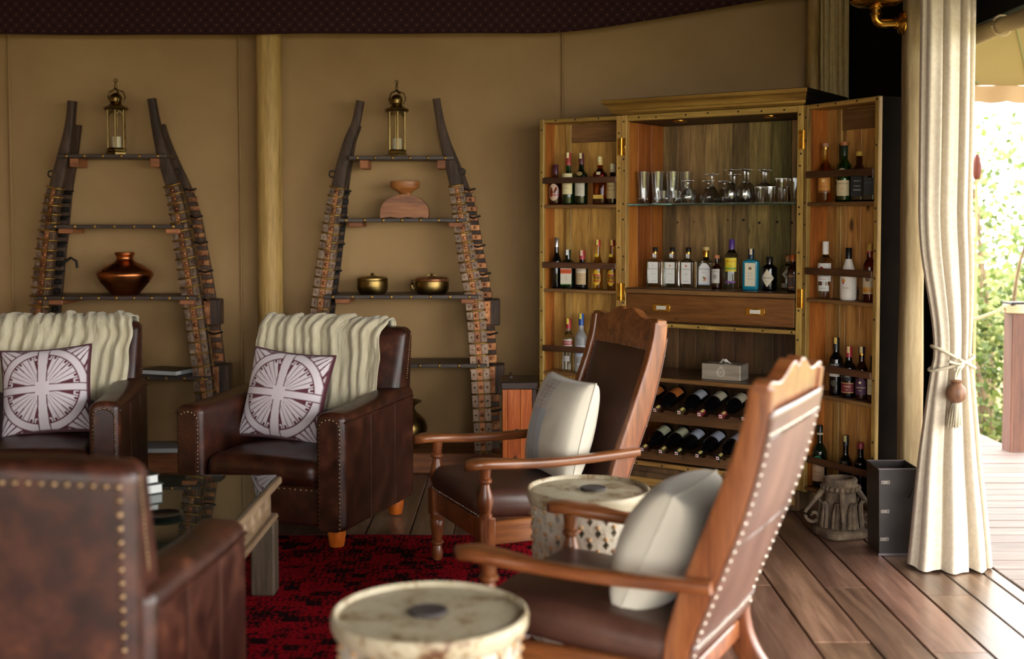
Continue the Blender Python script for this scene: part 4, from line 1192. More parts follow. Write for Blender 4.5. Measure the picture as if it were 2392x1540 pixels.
    # shelves
    for i, (z, x0, x1, dep) in enumerate(shelves):
        y1 = 7.10 - o.y; y0 = y1 - dep
        s = MB().box(x0 - o.x, x1 - o.x, y0, y1, z - .022, z, .003).build('shelf', W_OLDX, t, 0)
        kk = max(5, int((x1 - x0) / .1))
        for j in range(kk):
            xx = x0 - o.x + .05 + (x1 - x0 - .1) * j / (kk - 1)
            MB().dome((xx, y0, z - .011), .009, .005, (0, -1, 0), 8).build('stud', M_BAND, s, 60)
        for xx in (x0 - o.x + .06, x1 - o.x - .10):
            MB().box(xx, xx + .05 + .03 * (i > 0), y0 + .02, y1 - .02, z - .022 - (.05 if i == 0 else .028), z - .0225, .004).build('bracket_block', W_BLOCK, t, 0)
    # plinth
    MB().box(left[-1][0] - o.x - .12, right[-1][0] - o.x + .12, -.04, .30, 0, .115, .006).build('plinth', W_BLOCK, t, 0)
    return t
RLp = [(-.872, 7.0, 2.113), (-.898, 6.99, 1.981), (-.939, 6.98, 1.87), (-.999, 6.965, 1.611), (-1.049, 6.925, 1.243), (-1.094, 6.885, .877), (-1.125, 6.851, .563), (-1.149, 6.8, .107)]
RRp = [(-.435, 7.0, 2.125), (-.41, 6.99, 1.981), (-.372, 6.98, 1.833), (-.317, 6.965, 1.611), (-.26, 6.925, 1.243), (-.213, 6.896, .975), (-.18, 6.851, .563), (-.16, 6.8, .107)]
LLp = [(-2.53, 7.0, 2.113), (-2.544, 6.99, 1.957), (-2.577, 6.975, 1.783), (-2.626, 6.96, 1.562), (-2.662, 6.925, 1.243), (-2.689, 6.885, .877), (-2.718, 6.851, .563), (-2.739, 6.8, .107)]
LRp = [(-2.073, 7.0, 2.125), (-2.043, 6.99, 1.957), (-1.998, 6.975, 1.783), (-1.932, 6.96, 1.562), (-1.868, 6.925, 1.243), (-1.803, 6.885, .877), (-1.747, 6.843, .491), (-1.707, 6.8, .107)]
ladder_shelf('tall ladder shelf with copper-plated posts next to the bar cabinet', RLp, RRp, [(1.793, -.93, -.33, .2), (1.438, -.99, -.26, .24), (1.006, -1.06, -.19, .30), (.617, -1.12, -.14, .30)], 3)
ladder_shelf('tall ladder shelf with copper-plated posts at the far left', LLp, LRp, [(1.803, -2.585, -1.965, .2), (1.402, -2.64, -1.87, .24), (1.0, -2.68, -1.78, .30), (.545, -2.72, -1.70, .30)], 4)

# -- lanterns
def lantern(label, loc):
    t = thing('lantern', label, 'lantern', loc, .2, 'lanterns on the top shelves')
    MB().lathe([(0, 0), (.062, 0), (.062, .012), (.055, .018), (.058, .03), (.05, .04), (0, .04)], 6).build('base', M_OLDBRASS, t, 20)
    for k in range(6):
        a = 2 * pi * (k + .5) / 6
        MB().tube([(.05 * cos(a), .05 * sin(a), .038), (.05 * cos(a), .05 * sin(a), .255)], .0045, 6).build('upright', M_OLDBRASS, t, 60)
    ar = MB()
    for k in range(6):
        a0, a1 = 2 * pi * (k + .5) / 6, 2 * pi * (k + 1.5) / 6
        p0, p1 = Vector((.049 * cos(a0), .049 * sin(a0), 0)), Vector((.049 * cos(a1), .049 * sin(a1), 0))
        ar.tube([p0.lerp(p1, i / 8) + Vector((0, 0, .25 - .03 * abs(i / 4 - 1) ** 1.5)) for i in range(9)], .003, 5)
    ar.build('arch_fretwork', M_OLDBRASS, t, 60)
    MB().lathe([(.045, .04), (.045, .255)], 6, cap0=False, cap1=False).build('glass_panes', flat('lantern_glass', '#f0f0e8', .25, trans=1, ior=1.1), t, 0)
    MB().lathe([(0, .0405), (.026, .0405), (.026, .10), (.024, .104), (.004, .101), (0, .101)], 16).build('candle', flat('candle_wax', '#e0d4b4', .5), t, 40)
    MB().lathe([(.064, .255), (.07, .262), (.068, .272), (.056, .276), (.04, .284), (.03, .296), (.034, .30), (.03, .306), (0, .307)], 12).build('roof', M_OLDBRASS, t, 30)
    MB().lathe([(0, .296), (.03, .302), (.036, .322), (.03, .342), (.012, .354), (0, .356)], 16).build('dome', M_OLDBRASS, t, 60)
    cg = MB()
    for k in range(5):
        a = 2 * pi * k / 5
        cg.tube([(.038 * cos(a), .038 * sin(a), .30), (.052 * cos(a), .052 * sin(a), .332), (.04 * cos(a), .04 * sin(a), .362), (.006 * cos(a), .006 * sin(a), .375)], .0035, 5)
    cg.build('crown', M_OLDBRASS, t, 60)
    MB().lathe([(0, .37), (.012, .376), (.006, .386), (.011, .396), (.005, .405), (.008, .414), (0, .43)], 10).build('finial', M_OLDBRASS, t, 60)
    MB().tube([(.011 * cos(a), 0, .424 + .011 * sin(a)) for a in [2 * pi * i / 12 for i in range(13)]], .0025, 5).build('ring', M_OLDBRASS, t, 60)
lantern('brass lantern with candle on top of the ladder shelf by the cabinet', (-.662, 6.985, 1.7935))
lantern('brass lantern with candle on top of the far left ladder shelf', (-2.275, 6.985, 1.8035))
# -- pots
cp = thing('copper_pot', 'bulbous polished copper pot on the far left ladder shelf', 'pot', (-2.225, 6.95, 1.0005))
MB().lathe([(0, 0), (.072, 0), (.078, .004), (.10, .03), (.14, .075), (.157, .108), (.158, .122), (.145, .14), (.10, .17), (.058, .19), (.048, .20), (.045, .212), (.05, .224), (.055, .236), (.053, .243), (.046, .24), (.04, .21), (0, .20)], 40).build('vessel', M_COPPER, cp, 40)
MB().lathe([(.0505, .226), (.0565, .232), (.0565, .238), (.051, .242)], 32, cap0=False, cap1=False).build('rim', M_COPPER, cp, 60)
hd = thing('wooden_headrest', 'carved reddish wooden stool with cup top on the ladder shelf', 'carving', (-.615, 6.97, 1.4385))
W_CARV = wood('carved_red', '#5e341a', '#8f5629', '#b0743e', 'X', 1.2, .42, .02, 0, .05, .15)
hp = [(-.135, 0)] + [(-.14 * cos(pi * k / 14), .02 + .115 * sin(pi * k / 14) ** .8) for k in range(0, 15)] + [(.135, 0), (.1, .008), (.06, 0), (.02, .008), (-.03, 0), (-.08, .009)]
MB().prism(hp, -.05, .05, 'Y').build('half_moon_base', W_CARV, hd, 40)
MB().lathe([(.035, .12), (.034, .145), (.05, .158), (.078, .172), (.084, .182), (.084, .212), (.08, .214), (.06, .2), (0, .195)], 28, Matrix.Diagonal((1, .62, 1, 1))).build('cup', W_CARV, hd, 40)
def brass_bowl(label, x, R, h, spout, sd):
    t = thing('brass_bowl', label, 'bowl', (x, 6.93, 1.0065), sd)
    MB().lathe([(0, 0), (R * .78, 0), (R * .86, .005), (R * .98, h * .22), (R, h * .45), (R * .98, h * .66), (R * .9, h * .7)], 32, cap1=False).build('bowl_body', M_OLDBRASS, t, 40)
    MB().lathe([(R * .97, h * .66), (R * 1.0, h * .7), (R * .98, h * .8), (R * .84, h * .87), (R * .3, h * .92), (0, h * .925)], 32, cap0=False).build('lid', M_OLDBRASS if not spout else M_COPPERPLATE, t, 40)
    kb = MB().lathe([(0, h * .9), (.012, h * .92), (.007, h * .97), (.013, h * 1.03), (0, h * 1.08)], 12)
    kb.tube([(-.03, 0, h * .92), (-.015, 0, h * 1.0), (.015, 0, h * 1.0), (.03, 0, h * .92)], .004, 6)
    kb.build('knob', M_OLDBRASS, t, 60)
    if spout:
        MB().tube([(-R * .93, 0, h * .62), (-R * 1.12, 0, h * .66), (-R * 1.2, 0, h * .45), (-R * 1.1, 0, h * .25), (-R * .93, 0, h * .3)], .011, 8).build('handle', M_OLDBRASS, t, 60)
    return t
brass_bowl('small lidded brass bowl, left of the two on the ladder shelf', -.80, .088, .112, False, 0)
brass_bowl('lidded brass bowl with a loop handle, right of the two', -.46, .098, .108, True, 0)
vs_ = thing('brass_vase', 'dull brass water pot on the plinth behind the middle armchair', 'vase', (-.60, 6.93, .1155))
MB().lathe([(0, 0), (.06, 0), (.062, .006), (.085, .04), (.108, .09), (.112, .125), (.098, .165), (.06, .20), (.042, .215), (.038, .235), (.046, .25), (.078, .268), (.08, .274), (.07, .272), (.04, .25), (0, .22)], 36).build('vessel', M_OLDBRASS, vs_, 40)
MB().lathe([(.046, .208), (.048, .213), (.046, .218)], 28, cap0=False, cap1=False).build('neck_ring', M_OLDBRASS, vs_, 60)

def book(label, loc, rz, w, d, h, cover, group=None, name='book'):
    t = thing(name, label, 'book', loc, rz, group)
    m = cm(cover, .45)
    MB().box(-w / 2, w / 2, -d / 2, d / 2, 0, .0035).build('cover', m, t, 0)
    MB().box(-w / 2, w / 2, -d / 2, d / 2, h - .0035, h).build('cover', m, t, 0)
    MB().box(-w / 2, -w / 2 + .003, -d / 2, d / 2, .0036, h - .0036).build('spine', m, t, 0)
    MB().box(-w / 2 + .0032, w / 2 - .005, -d / 2 + .004, d / 2 - .004, .0037, h - .0037).build('pages', flat('page_edges', '#c9ccc8', .8), t, 0)
    return t
book('thin open-edged book lying on the lower shelf behind the left armchair', (-1.98, 6.93, .5455), -.35, .24, .18, .03, '#1a1a1c')
book('pale thin book on the plinth of the far left ladder shelf', (-1.98, 6.88, .1155), .05, .3, .22, .028, '#8c98a8')

# -- red wood box beside the cabinet
bx = thing('wooden_box', 'upright reddish striped wooden box with a dark lid beside the cabinet', 'box', (.035, 6.42, 0), .02)
W_RED = wood('red_stripe', '#6e2f10', '#a04c1c', '#c26c30', 'Z', 1.1, .32, .1, .004, .05, .1, coat=.2)
W_LID = wood('lid_dark', '#1c120d', '#30211a', '#443128', 'X', 1.0, .35, .05)
for k, (a, b) in enumerate(((-.088, -.062), (-.061, .005), (.006, .066), (.067, .09))):
    MB().box(a, b, -.15, -.135, .01, .545, .002).build('front_board', W_RED if k not in (3,) else W_LID, bx, 0)
MB().box(-.088, .09, -.134, .14, .01, .545).build('carcass', W_RED, bx, 0)
MB().box(-.096, .098, -.158, .148, .546, .584, .004).build('lid', W_LID, bx, 0)
MB().box(-.05, -.03, -.02, .13, .5845, .6, .003).build('lid_batten', W_LID, bx, 0)
MB().dome((-.012, -.1505, .33), .009, .006, (0, -1, 0), 12).build('knob', M_IRON, bx, 60)
MB().tube([(.092, -.162, .56), (.1, -.168, .555), (.1, -.168, .53)], .004, 6).build('latch', M_BRASS, bx, 60)

# ================================================================== leather armchairs
M_LEATHER = mottled('leather_dark', [(.32, '#20100a'), (.48, '#34180e'), (.6, '#462315'), (.74, '#663a22')], 11, rough=(.3, .46), bump=.22, fine=260, nrough=.65, spec=.5, bdist=.0012)
M_NAIL = mottled('nail_brass_dull', [(.3, '#6a5238'), (.7, '#a5896a')], 30, rough=(.3, .45), metal=.9, bump=0)
W_FOOT = wood('foot_orange', '#8a3f10', '#b85c1c', '#d27a30', 'Z', 1.0, .3, .05, coat=.3)
M_STITCH = flat('stitch', '#4a2616', .6)
_nail_me = None
def nail_obj(p, nrm, parent, r=.0075, h=.0045, mat=None, name='nail'):
    """one upholstery nail as its own part, sharing one mesh per size"""
    k = (round(r, 4), mat.name if mat else '')
    if k not in _NAILS:
        _NAILS[k] = MB().lathe([(r, 0), (r * .86, h * .55), (r * .45, h * .92), (0, h)], 10).mesh('nail', mat or M_NAIL, 60)
    o = link(name, _NAILS[k], parent)
    o.location = p
    o.rotation_mode = 'QUATERNION'
    o.rotation_quaternion = Vector(nrm).normalized().to_track_quat('Z', 'Y')
    return o
_NAILS = {}
AW = .42
def arm_top(y):      # arm height falls gently from the back to the front
    return .585 + .03 * sstep(-.3, .3, y)
def back_y(z): return .25 + (z - .4) * .22
def rear_y(z): return .372 + .045 * z
def back_half(z): return .395
def armchair(label, loc, rz, single_nails=False):
    t = thing('leather_armchair', label, 'armchair', loc, rz, 'leather armchairs')
    for sx in (-1, 1):
        for y in (-.31, .31):
            MB().lathe([(.03, 0), (.033, .004), (.04, .05), (.042, .085), (0, .085)], 14, Matrix.Translation((sx * .34, y, 0))).build('foot', W_FOOT, t, 40)
    def soft(x, y, z): return (x, y, z)
    MB().rbox(-.29, .29, -.355, .33, .086, .262, .02, 2, 3).build('seat_rail', M_LEATHER, t, 50)
    nails(t, [(-.27 + .54 * k / 20, -.3565, .245) for k in range(21)], r=.006, h=.004, mat=M_NAIL)
    def seatfn(x, y, z):
        f = (z - .25) / .12
        bul = .03 * (1 - (x / .28) ** 2) * max(0, 1 - ((y + .08) / .32) ** 2)
        return (x, y, z + (bul if f > .5 else 0))
    MB().rbox(-.277, .277, -.385, .24, .255, .375, .05, 4, 8, seatfn).build('seat_cushion', M_LEATHER, t, 80)
    for sx in (-1, 1):
        def armfn(x, y, z):
            zt = arm_top(y)
            f = (z - .08) / .5
            u = (abs(x) - .35) / .07
            zz = .08 + (zt - .08) * f + (.012 * (1 - u * u) if f > .9 else 0)
            return (x, y, zz)
        a, b = sorted((sx * .28, sx * AW))
        arm = MB().rbox(a, b, -.395, .366, .08, .58, .03, 4, 8, armfn).build('arm', M_LEATHER, t, 70)
        # proud front facing with rounded top and nails on both edges
        c = sx * .35
        out = [(c - .043, .085), (c + .043, .085)] + [(c + .043 * cos(q), .525 + .036 * sin(q)) for q in [pi * i / 10 for i in range(11)]]
        MB().prism(out, -.407, -.390, 'Y').build('arm_front', M_LEATHER, arm, 40)
        pn = []
        for k in range(24):
            z = .1 + .425 * k / 23
            pn += [(c - .048, -.398, z), (c + .048, -.398, z)]
        for k in range(1, 8):
            q = pi * k / 8
            pn.append((c + .048 * cos(q), -.398, .525 + .041 * sin(q)))
        nails(arm, pn, r=.0055, h=.004, mat=M_NAIL)
        # welt and panel seams on the outer side
        MB().tube([(sx * (AW + .001), -.385, .555), (sx * (AW + .002), -.1, .56), (sx * (AW + .002), .2, .57), (sx * (AW + .001), .335, .575)], .005, 6).build('welt', M_LEATHER, arm, 60)
        for y in (-.13, .13):
            MB().tube([(sx * (AW + .0005), y, .09), (sx * (AW + .0005), y, .555 + .03 * (y > 0))], .0022, 5).build('seam', M_STITCH, arm, 60)
    def backfn(x, y, z):
        th = y      # y runs -1..1 through the thickness
        w = back_half(z) / AW
        yf = back_y(z) - (.075 - .02 * sstep(.6, .9, z)); yr = rear_y(z)
        yy = (yf + yr) / 2 + th * (yr - yf) / 2
        crown = .012 * (1 - (x / AW) ** 2) * sstep(.7, .9, z)
        bulge = -.03 * (1 - (x / .4) ** 2) * (1 if th < 0 else 0) * sstep(.4, .55, z) * (1 - sstep(.8, .95, z))
        return (x * w, yy + bulge, z + crown)
    # built on a unit-thick box then shaped
    bm_ = MB()
    def bf(x, y, z): return backfn(x, y / .075, z)
    bm_.rbox(-AW, AW, -.075, .075, .1, .90, .04, 4, 10, bf)
    back = bm_.build('back', M_LEATHER, t, 70)
    pts = []
    def rear(x, z):
        return Vector((x * back_half(z) / AW, rear_y(z) + .001, z + .012 * (1 - (x / AW) ** 2) * sstep(.7, .9, z)))
    nz = 26
    for k in range(nz):
        z = .12 + .735 * k / (nz - 1)
        pts += [rear(-.385, z), rear(.385, z)]
    nx = 26
    for k in range(1, nx): pts.append(rear(-.385 + .77 * k / nx, .855))
    if single_nails:
        for p in pts: nail_obj(p, (0, 1, .2), back)
    else:
        nails(back, pts, (0, 1, .2), .0065, .004, M_NAIL)
    # front edge of the back: nails down both sides
    sp = []
    for k in range(20):
        z = .66 + .21 * k / 19
        for sx in (-1, 1):
            sp.append((sx * (back_half(z) + .0005), back_y(z) + .02, z))
    mb = MB()
    for p in sp: mb.dome(p, .0045, .003, (1 if p[0] > 0 else -1, 0, 0), 7)
    mb.build('nail_heads', M_NAIL, back, 60, kind='stuff')
    return t
CH_C = armchair('dark brown leather armchair with cream throw, in the middle by the tall ladder shelves', (-.986, 5.62, .0065), -radians(18.7))
CH_L = armchair('dark brown leather armchair with cream throw, cut by the left edge', (-2.25, 5.80, .0065), radians(7.5))
CH_F = armchair('nearest brown leather armchair seen from behind in the lower left corner', (-1.172, 2.95, .0045), radians(177.5), True)

def cloth_mat(name, a, b):
    return mottled(name, [(.3, a), (.7, b)], 40, st=(1, .15, .15), rough=(.85, .95), bump=.35, fine=500, spec=.1, sheen=.3)
M_THROW = cloth_mat('throw_cloth', '#b3a88a', '#cfc6aa')
def throw(label, chair_loc, rz, x0, x1, drop0, drop1, seed):
    r = random.Random(seed)
    ph = [r.uniform(0, 6) for _ in range(6)]
    prof = [(back_y(.5) - .115, .50), (back_y(.6) - .112, .60), (back_y(.75) - .10, .75), (back_y(.85) - .085, .86), (back_y(.9) - .055, .915), (back_y(.9) - .005, .932), (back_y(.9) + .045, .918), (rear_y(.85) + .012, .86), (rear_y(.7) + .012, .70)]
    P = smooth_path([(0, a, b) for a, b in prof], 5)
    n = len(P) - 1
    def fn(u, v):
        # v = 0 at the front hem; the hem is uneven
        lo = (drop0 + (drop1 - drop0) * u) + .05 * sin(u * 9 + ph[0]) + .025 * sin(u * 31 + ph[1])
        vv = lo + (1 - lo) * v
        f = vv * n; i = min(int(f), n - 1); p = P[i].lerp(P[i + 1], f - i)
        tn = (P[min(i + 1, n)] - P[max(i - 1, 0)]).normalized()
        nr = Vector((0, -tn.z, tn.y))
        x = x0 + (x1 - x0) * u
        wv = x + .02 * sin(vv * 7 + ph[2] + x * 5) + .012 * noise.noise((x * 6, vv * 5, seed))
        pl = (.004 + .006 * abs(noise.noise((x * 5, vv * 2, seed)))) * sin(wv * 120 + ph[3] + 2.5 * noise.noise((x * 4, vv * 2.2, seed + 7))) + .006 * sin(wv * 47 + ph[4]) + .010 * noise.noise((x * 34, vv * 4, seed + 2)) + .004 * noise.noise((x * 90, vv * 25, seed + 3))
        edge = .02 * noise.noise((vv * 9, u, seed + 5))
        return (x + edge + .01 * sin(vv * 14 + ph[5]), *(p + nr * (.018 + pl))[1:])
    mb = MB().grid(fn, 170, 60)
    o = mb.build('throw_blanket', M_THROW, None, 180, loc=chair_loc, rz=rz)
    m = o.modifiers.new('thickness', 'SOLIDIFY'); m.thickness = .005; m.offset = 1
    return tag(o, label, 'blanket', 'cream throws')
throw('crinkled cream throw draped over the back of the middle armchair', (-.986, 5.62, 0), -radians(18.7), -.37, .30, .12, .0, 5)
throw('crinkled cream throw draped over the back of the left armchair', (-2.25, 5.80, 0), radians(7.5), -.36, .36, .15, .0, 9)

# -- printed cushions
WHITE_P, MAR_P = C('#d3c9cd')[:3], C('#5a2c34')[:3]
def cushion_print(u, v):
    """cream bands over maroon: ring, cross and radiating strips; u, v in -1..1"""
    r = sqrt(u * u + v * v); a = atan2(u, v)
    ring = .84 < r < 1.02
    if abs(u) > .97 or abs(v) > .97: return 0
    if abs(v) < .075 and True: return 1
    if abs(u) < .085 + .03 * abs(v): return 1
    if abs(u) < .16 and abs(v) < .16: return 1
    if abs(v) < .10 or abs(u) < .11 + .03 * abs(v): return 0
    if abs(r - .84) < .014 or abs(r - 1.02) < .014: return 0
    if ring: return 1
    if r < .84:
        q = abs(a) % (pi / 2); q = min(q, pi / 2 - q)     # 0 at the arms of the cross
        if .3 < r < .72 and q < .30 * sstep(.2, .5, r) and q < .27: return 0
        k = (q - .27) / .17
        if abs(k - round(k)) < .075: return 0
        if r > .76 and int(k) % 2 == 0 and abs(k - round(k)) > .3: return 0
        return 1
    # corners
    cu, cv = 1.1 - abs(u), 1.1 - abs(v)
    k = atan2(cu, cv) / .26
    if abs(k - round(k)) < .12: return 0
    if sqrt(cu * cu + cv * cv) > .62 and int(k) % 2: return 0
    return 1
def pillow_pt(u, v, s, T, side, tuck=.07, seed=0, pw=.42):
    x = s * u * (1 - tuck * (1 - v * v)); z = s * v * (1 - tuck * (1 - u * u))
    e = max(0, (1 - u * u) * (1 - v * v))
    y = side * T * e ** pw + .004 * noise.noise((u * 3, v * 3, seed)) * e
    return (x, y, z)
def pillow(label, M, s, T, mat, printed=None, seed=0, nf=24, name='cushion', group=None, piping=None, tuck=.07, pw=.42, pr=.006):
    t = thing(name, label, 'cushion', M.to_translation(), 0, group)
    t.rotation_mode = 'QUATERNION'; t.rotation_quaternion = M.to_quaternion()
    k = 130 if printed else nf
    fb = MB().grid(lambda u, v: pillow_pt(2 * u - 1, 2 * v - 1, s, T, -1, tuck, seed, pw), k, k)
    me = fb.mesh('front', mat, 180)
    if printed:
        at = me.color_attributes.new('print', 'FLOAT_COLOR', 'POINT')
        i = 0
        for j in range(k + 1):
            for q in range(k + 1):
                u, v = 2 * q / k - 1, 2 * j / k - 1
                w = 0
                for du, dv in ((-.3, -.3), (.3, -.3), (-.3, .3), (.3, .3)):
                    w += cushion_print(u + du * 2 / k, v + dv * 2 / k) / 4
                at.data[i].color = (*[a * w + b * (1 - w) for a, b in zip(WHITE_P, MAR_P)], 1)
                i += 1
    link('front_cover', me, t)
    MB().grid(lambda u, v: pillow_pt(2 * u - 1, 2 * v - 1, s, T, 1, tuck, seed + 3, pw), nf, nf).build('back_cover', piping or mat, t, 180)
    ed = []
    for i in range(24): ed.append(pillow_pt(-1 + i / 12, -1, s, 0, 1, tuck))
    for i in range(24): ed.append(pillow_pt(1, -1 + i / 12, s, 0, 1, tuck))
    for i in range(24): ed.append(pillow_pt(1 - i / 12, 1, s, 0, 1, tuck))
    for i in range(25): ed.append(pillow_pt(-1, 1 - i / 12, s, 0, 1, tuck))
    MB().tube(ed, pr, 6, False, (0, 1, 0)).build('piping', piping or mat, t, 180)
    return t
M_PRINT = vcol('cushion_print', .8, .2, 'print', 300)
M_MAROON = flat('maroon_cloth', '#4a2029', .85, sheen=.2)
def chairM(loc, rz): return Matrix.Translation(loc) @ Matrix.Rotation(rz, 4, 'Z')
pillow('white and maroon patterned square cushion on the middle armchair', chairM((-.986, 5.62, 0), -radians(18.7)) @ Matrix.Translation((-.07, -.01, .605)) @ Matrix.Rotation(radians(4), 4, 'Y') @ Matrix.Rotation(radians(-17), 4, 'X'), .212, .085, M_PRINT, True, 1, group='patterned cushions', piping=M_MAROON)
pillow('white and maroon patterned square cushion on the left armchair', chairM((-2.25, 5.80, 0), radians(7.5)) @ Matrix.Translation((.01, -.01, .605)) @ Matrix.Rotation(radians(-4), 4, 'Y') @ Matrix.Rotation(radians(-17), 4, 'X'), .212, .085, M_PRINT, True, 2, group='patterned cushions', piping=M_MAROON)

# ================================================================== tall-backed planter's chairs
W_MAHO = wood('mahogany', '#4a2613', '#774222', '#9f6336', 'Y', .9, .3, .05, .004, 0, .12, coat=.35)
W_MAHOZ = wood('mahogany_z', '#4a2613', '#774222', '#9f6336', 'Z', .9, .3, .05, .004, 0, .12, coat=.35)
M_LEATHER2 = mottled('leather_brown', [(.25, '#33201a'), (.5, '#482c22'), (.75, '#634234')], 4.0, rough=(.3, .46), bump=.22, fine=260, nrough=.6, spec=.5, bdist=.0012)
M_SILVNAIL = mottled('nail_silver', [(.3, '#8c8276'), (.7, '#c9c0b2')], 30, rough=(.22, .35), metal=.9, bump=0)
M_LEATHER3 = mottled('leather_glare_tint', [(.25, '#4e332a'), (.5, '#664639'), (.75, '#7f5c4c')], 4.0, st=(1, 1, .4), rough=(.3, .42), bump=.15, fine=240, nrough=.6, spec=.6, bdist=.001)  # brown leather lightened for the chair rears, daylight glare put into the colour
BP = [(.148, 1.01), (.136, .93), (.108, .82), (.062, .68), (.008, .54), (-.036, .42), (-.062, .33), (-.062, .25), (-.03, .16), (.045, .07), (.125, 0)]
_bp = smooth_path([(0, a, b) for a, b in BP], 8)
def bp_at(z):
    for p, q in zip(_bp, _bp[1:]):
        if p.z >= z >= q.z:
            f = (p.z - z) / max(p.z - q.z, 1e-9)
            return p.lerp(q, f), (q - p).normalized()
    return (_bp[0], (_bp[1] - _bp[0]).normalized()) if z > _bp[0].z else (_bp[-1], (_bp[-1] - _bp[-2]).normalized())
HB = .262          # half width between stile centres
def planter_chair(label, loc, rz, rear_single, front_single=False):
    t = thing('planter_chair', label, 'chair', loc, rz, "tall-backed planter's chairs")
    # stiles sweeping into the rear legs
    for sx in (-1, 1):
        st = []
        for i, p in enumerate(_bp):
            tn = (_bp[min(i + 1, len(_bp) - 1)] - _bp[max(i - 1, 0)]).normalized()
            up = Vector((0, -tn.z, tn.y))
            f = p.z / 1.035
            hw_ = .036 + .006 * sstep(.3, .5, f) - .012 * sstep(.6, 1.0, f) - .008 * sstep(.2, .0, f)
            st.append((p + Vector((sx * HB, 0, 0)), (1, 0, 0), up, .021, hw_))
        MB().loft(st, 16, 7).build('stile', W_MAHOZ, t, 40)
    # crest rail with ogee shoulders and centre notch
    pc, tc_ = bp_at(.985)
    half = [(0, .066), (.007, .058), (.018, .07), (.045, .074), (.08, .066), (.115, .05), (.15, .037), (.185, .033), (.215, .038), (.25, .042), (HB + .021, .038), (HB + .021, .01)]
    poly = [(-a, b) for a, b in half[::-1]] + half[1:] + [(HB - .02, .0), (HB - .02, -.09), (-HB + .02, -.09), (-HB + .02, .0)]
    up = -tc_; fwd = Vector((0, -up.z, up.y))
    base = pc + up * .0
    cr_ = MB()
    k = len(poly)
    vs = []
    for off in (-.02, -.026, .02, .026): pass
    for off, ins in ((.022, .0), (-.022, .0)):
        vs += [base + Vector((a, 0, 0)) + up * b + fwd * off for a, b in poly]
    fs = [tuple(range(k)), tuple(range(2 * k - 1, k - 1, -1))] + [(i, k + i, k + (i + 1) % k, (i + 1) % k) for i in range(k)]
    cr_.add(vs, fs)
    crest = cr_.build('crest_rail', W_MAHO, t, 35)
    m = crest.modifiers.new('rounding', 'BEVEL'); m.width = .006; m.segments = 2; m.limit_method = 'ANGLE'
    # leather back, front and rear faces, following the curve
    ztop, zbot = .905, .335
    def face(sgn, x0, x1, puff, z0, z1):
        def fn(u, v):
            z = z0 + (z1 - z0) * v
            p, tn = bp_at(z)
            n = Vector((0, -tn.z, tn.y)); n = n if n.y < 0 else -n      # n points to the front
            x = x0 + (x1 - x0) * u
            e = (1 - (2 * u - 1) ** 2) ** .5 * min(1, 12 * v, 12 * (1 - v)) ** .6
            return p + Vector((x, 0, 0)) + n * (sgn * (.012 + puff * e))
        return fn
    back = MB().grid(face(1, -HB + .018, HB - .018, .022, zbot, ztop), 24, 40).build('back_leather', M_LEATHER2, t, 180)
    rear = MB().grid(face(-1, -HB - .012, HB + .012, .008, .30, ztop + .0), 24, 40)
    # rear leather covers the stiles
    def rfn(u, v):
        z = .30 + (.955 - .30) * v
        p, tn = bp_at(z); n = Vector((0, tn.z, -tn.y)); n = n if n.y > 0 else -n
        f = z / 1.035
        hw_ = .036 + .006 * sstep(.3, .5, f) - .012 * sstep(.6, 1.0, f)
        return p + Vector((-HB - .018 + (2 * HB + .036) * u, 0, 0)) + n * (hw_ + .002 + .003 * sin(u * pi))
    rear = MB().grid(rfn, 12, 40)
    # hem edge gives it thickness
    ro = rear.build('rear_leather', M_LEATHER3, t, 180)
    sm = ro.modifiers.new('thickness', 'SOLIDIFY'); sm.thickness = .004; sm.offset = 0
    def rear_pt(u, z):
        q = Vector(rfn(u, (z - .30) / .655)); p, tn = bp_at(z); n = Vector((0, tn.z, -tn.y)); n = n if n.y > 0 else -n
        return q + n * .002, n
    # seams over the rear leather
    for z in (.62, .345, .89):
        MB().tube([rear_pt(u / 12, z)[0] for u in range(13)], .0035, 6).build('rear_seam', M_LEATHER2, ro, 60)
    pn = []
    nzz = 25
    for k_ in range(nzz):
        z = .315 + .585 * k_ / (nzz - 1)
        pn += [rear_pt(.045, z), rear_pt(.955, z)]
    for k_ in range(1, 24): pn.append(rear_pt(.045 + .91 * k_ / 24, .90))
    for k_ in range(1, 24): pn.append(rear_pt(.045 + .91 * k_ / 24, .335))
    if rear_single:
        for p, n in pn: nail_obj(p, n, ro, .006, .0045, M_SILVNAIL)
    else:
        mb = MB()
        for p, n in pn: mb.dome(p, .006, .0045, n, 7)
        mb.build('nail_heads', M_SILVNAIL, ro, 60, kind='stuff')
    # front nails along the leather edge
    pf = []
    def front_pt(x, z):
        p, tn = bp_at(z); n = Vector((0, -tn.z, tn.y)); n = n if n.y < 0 else -n
        return p + Vector((x, 0, 0)) + n * .014, n
    for k_ in range(27):
        z = .36 + .54 * k_ / 26
        pf += [front_pt(-HB + .027, z), front_pt(HB - .027, z)]
    for k_ in range(1, 26): pf.append(front_pt(-HB + .027 + (2 * HB - .054) * k_ / 26, .898))
    mb = MB()
    for p, n in pf: mb.dome(p, .0048, .004, n, 7)
    mb.build('nail_heads', M_SILVNAIL, back, 60, kind='stuff')
    MB().tube([face(1, -HB + .018, HB - .018, .022, zbot, ztop)(u / 14, .45) for u in range(15)], .002, 5).build('back_seam', M_LEATHER2, back, 60)
    # seat
    def sfn(x, y, z):
        f = (z - .255) / .11
        return (x * (1 + .03 * sstep(-.2, -.6, y)), y, z + .035 * sstep(-.1, -.62, y) + (.02 * (1 - (x / .29) ** 2) * (1 - ((y + .34) / .33) ** 2) if f > .5 else 0))
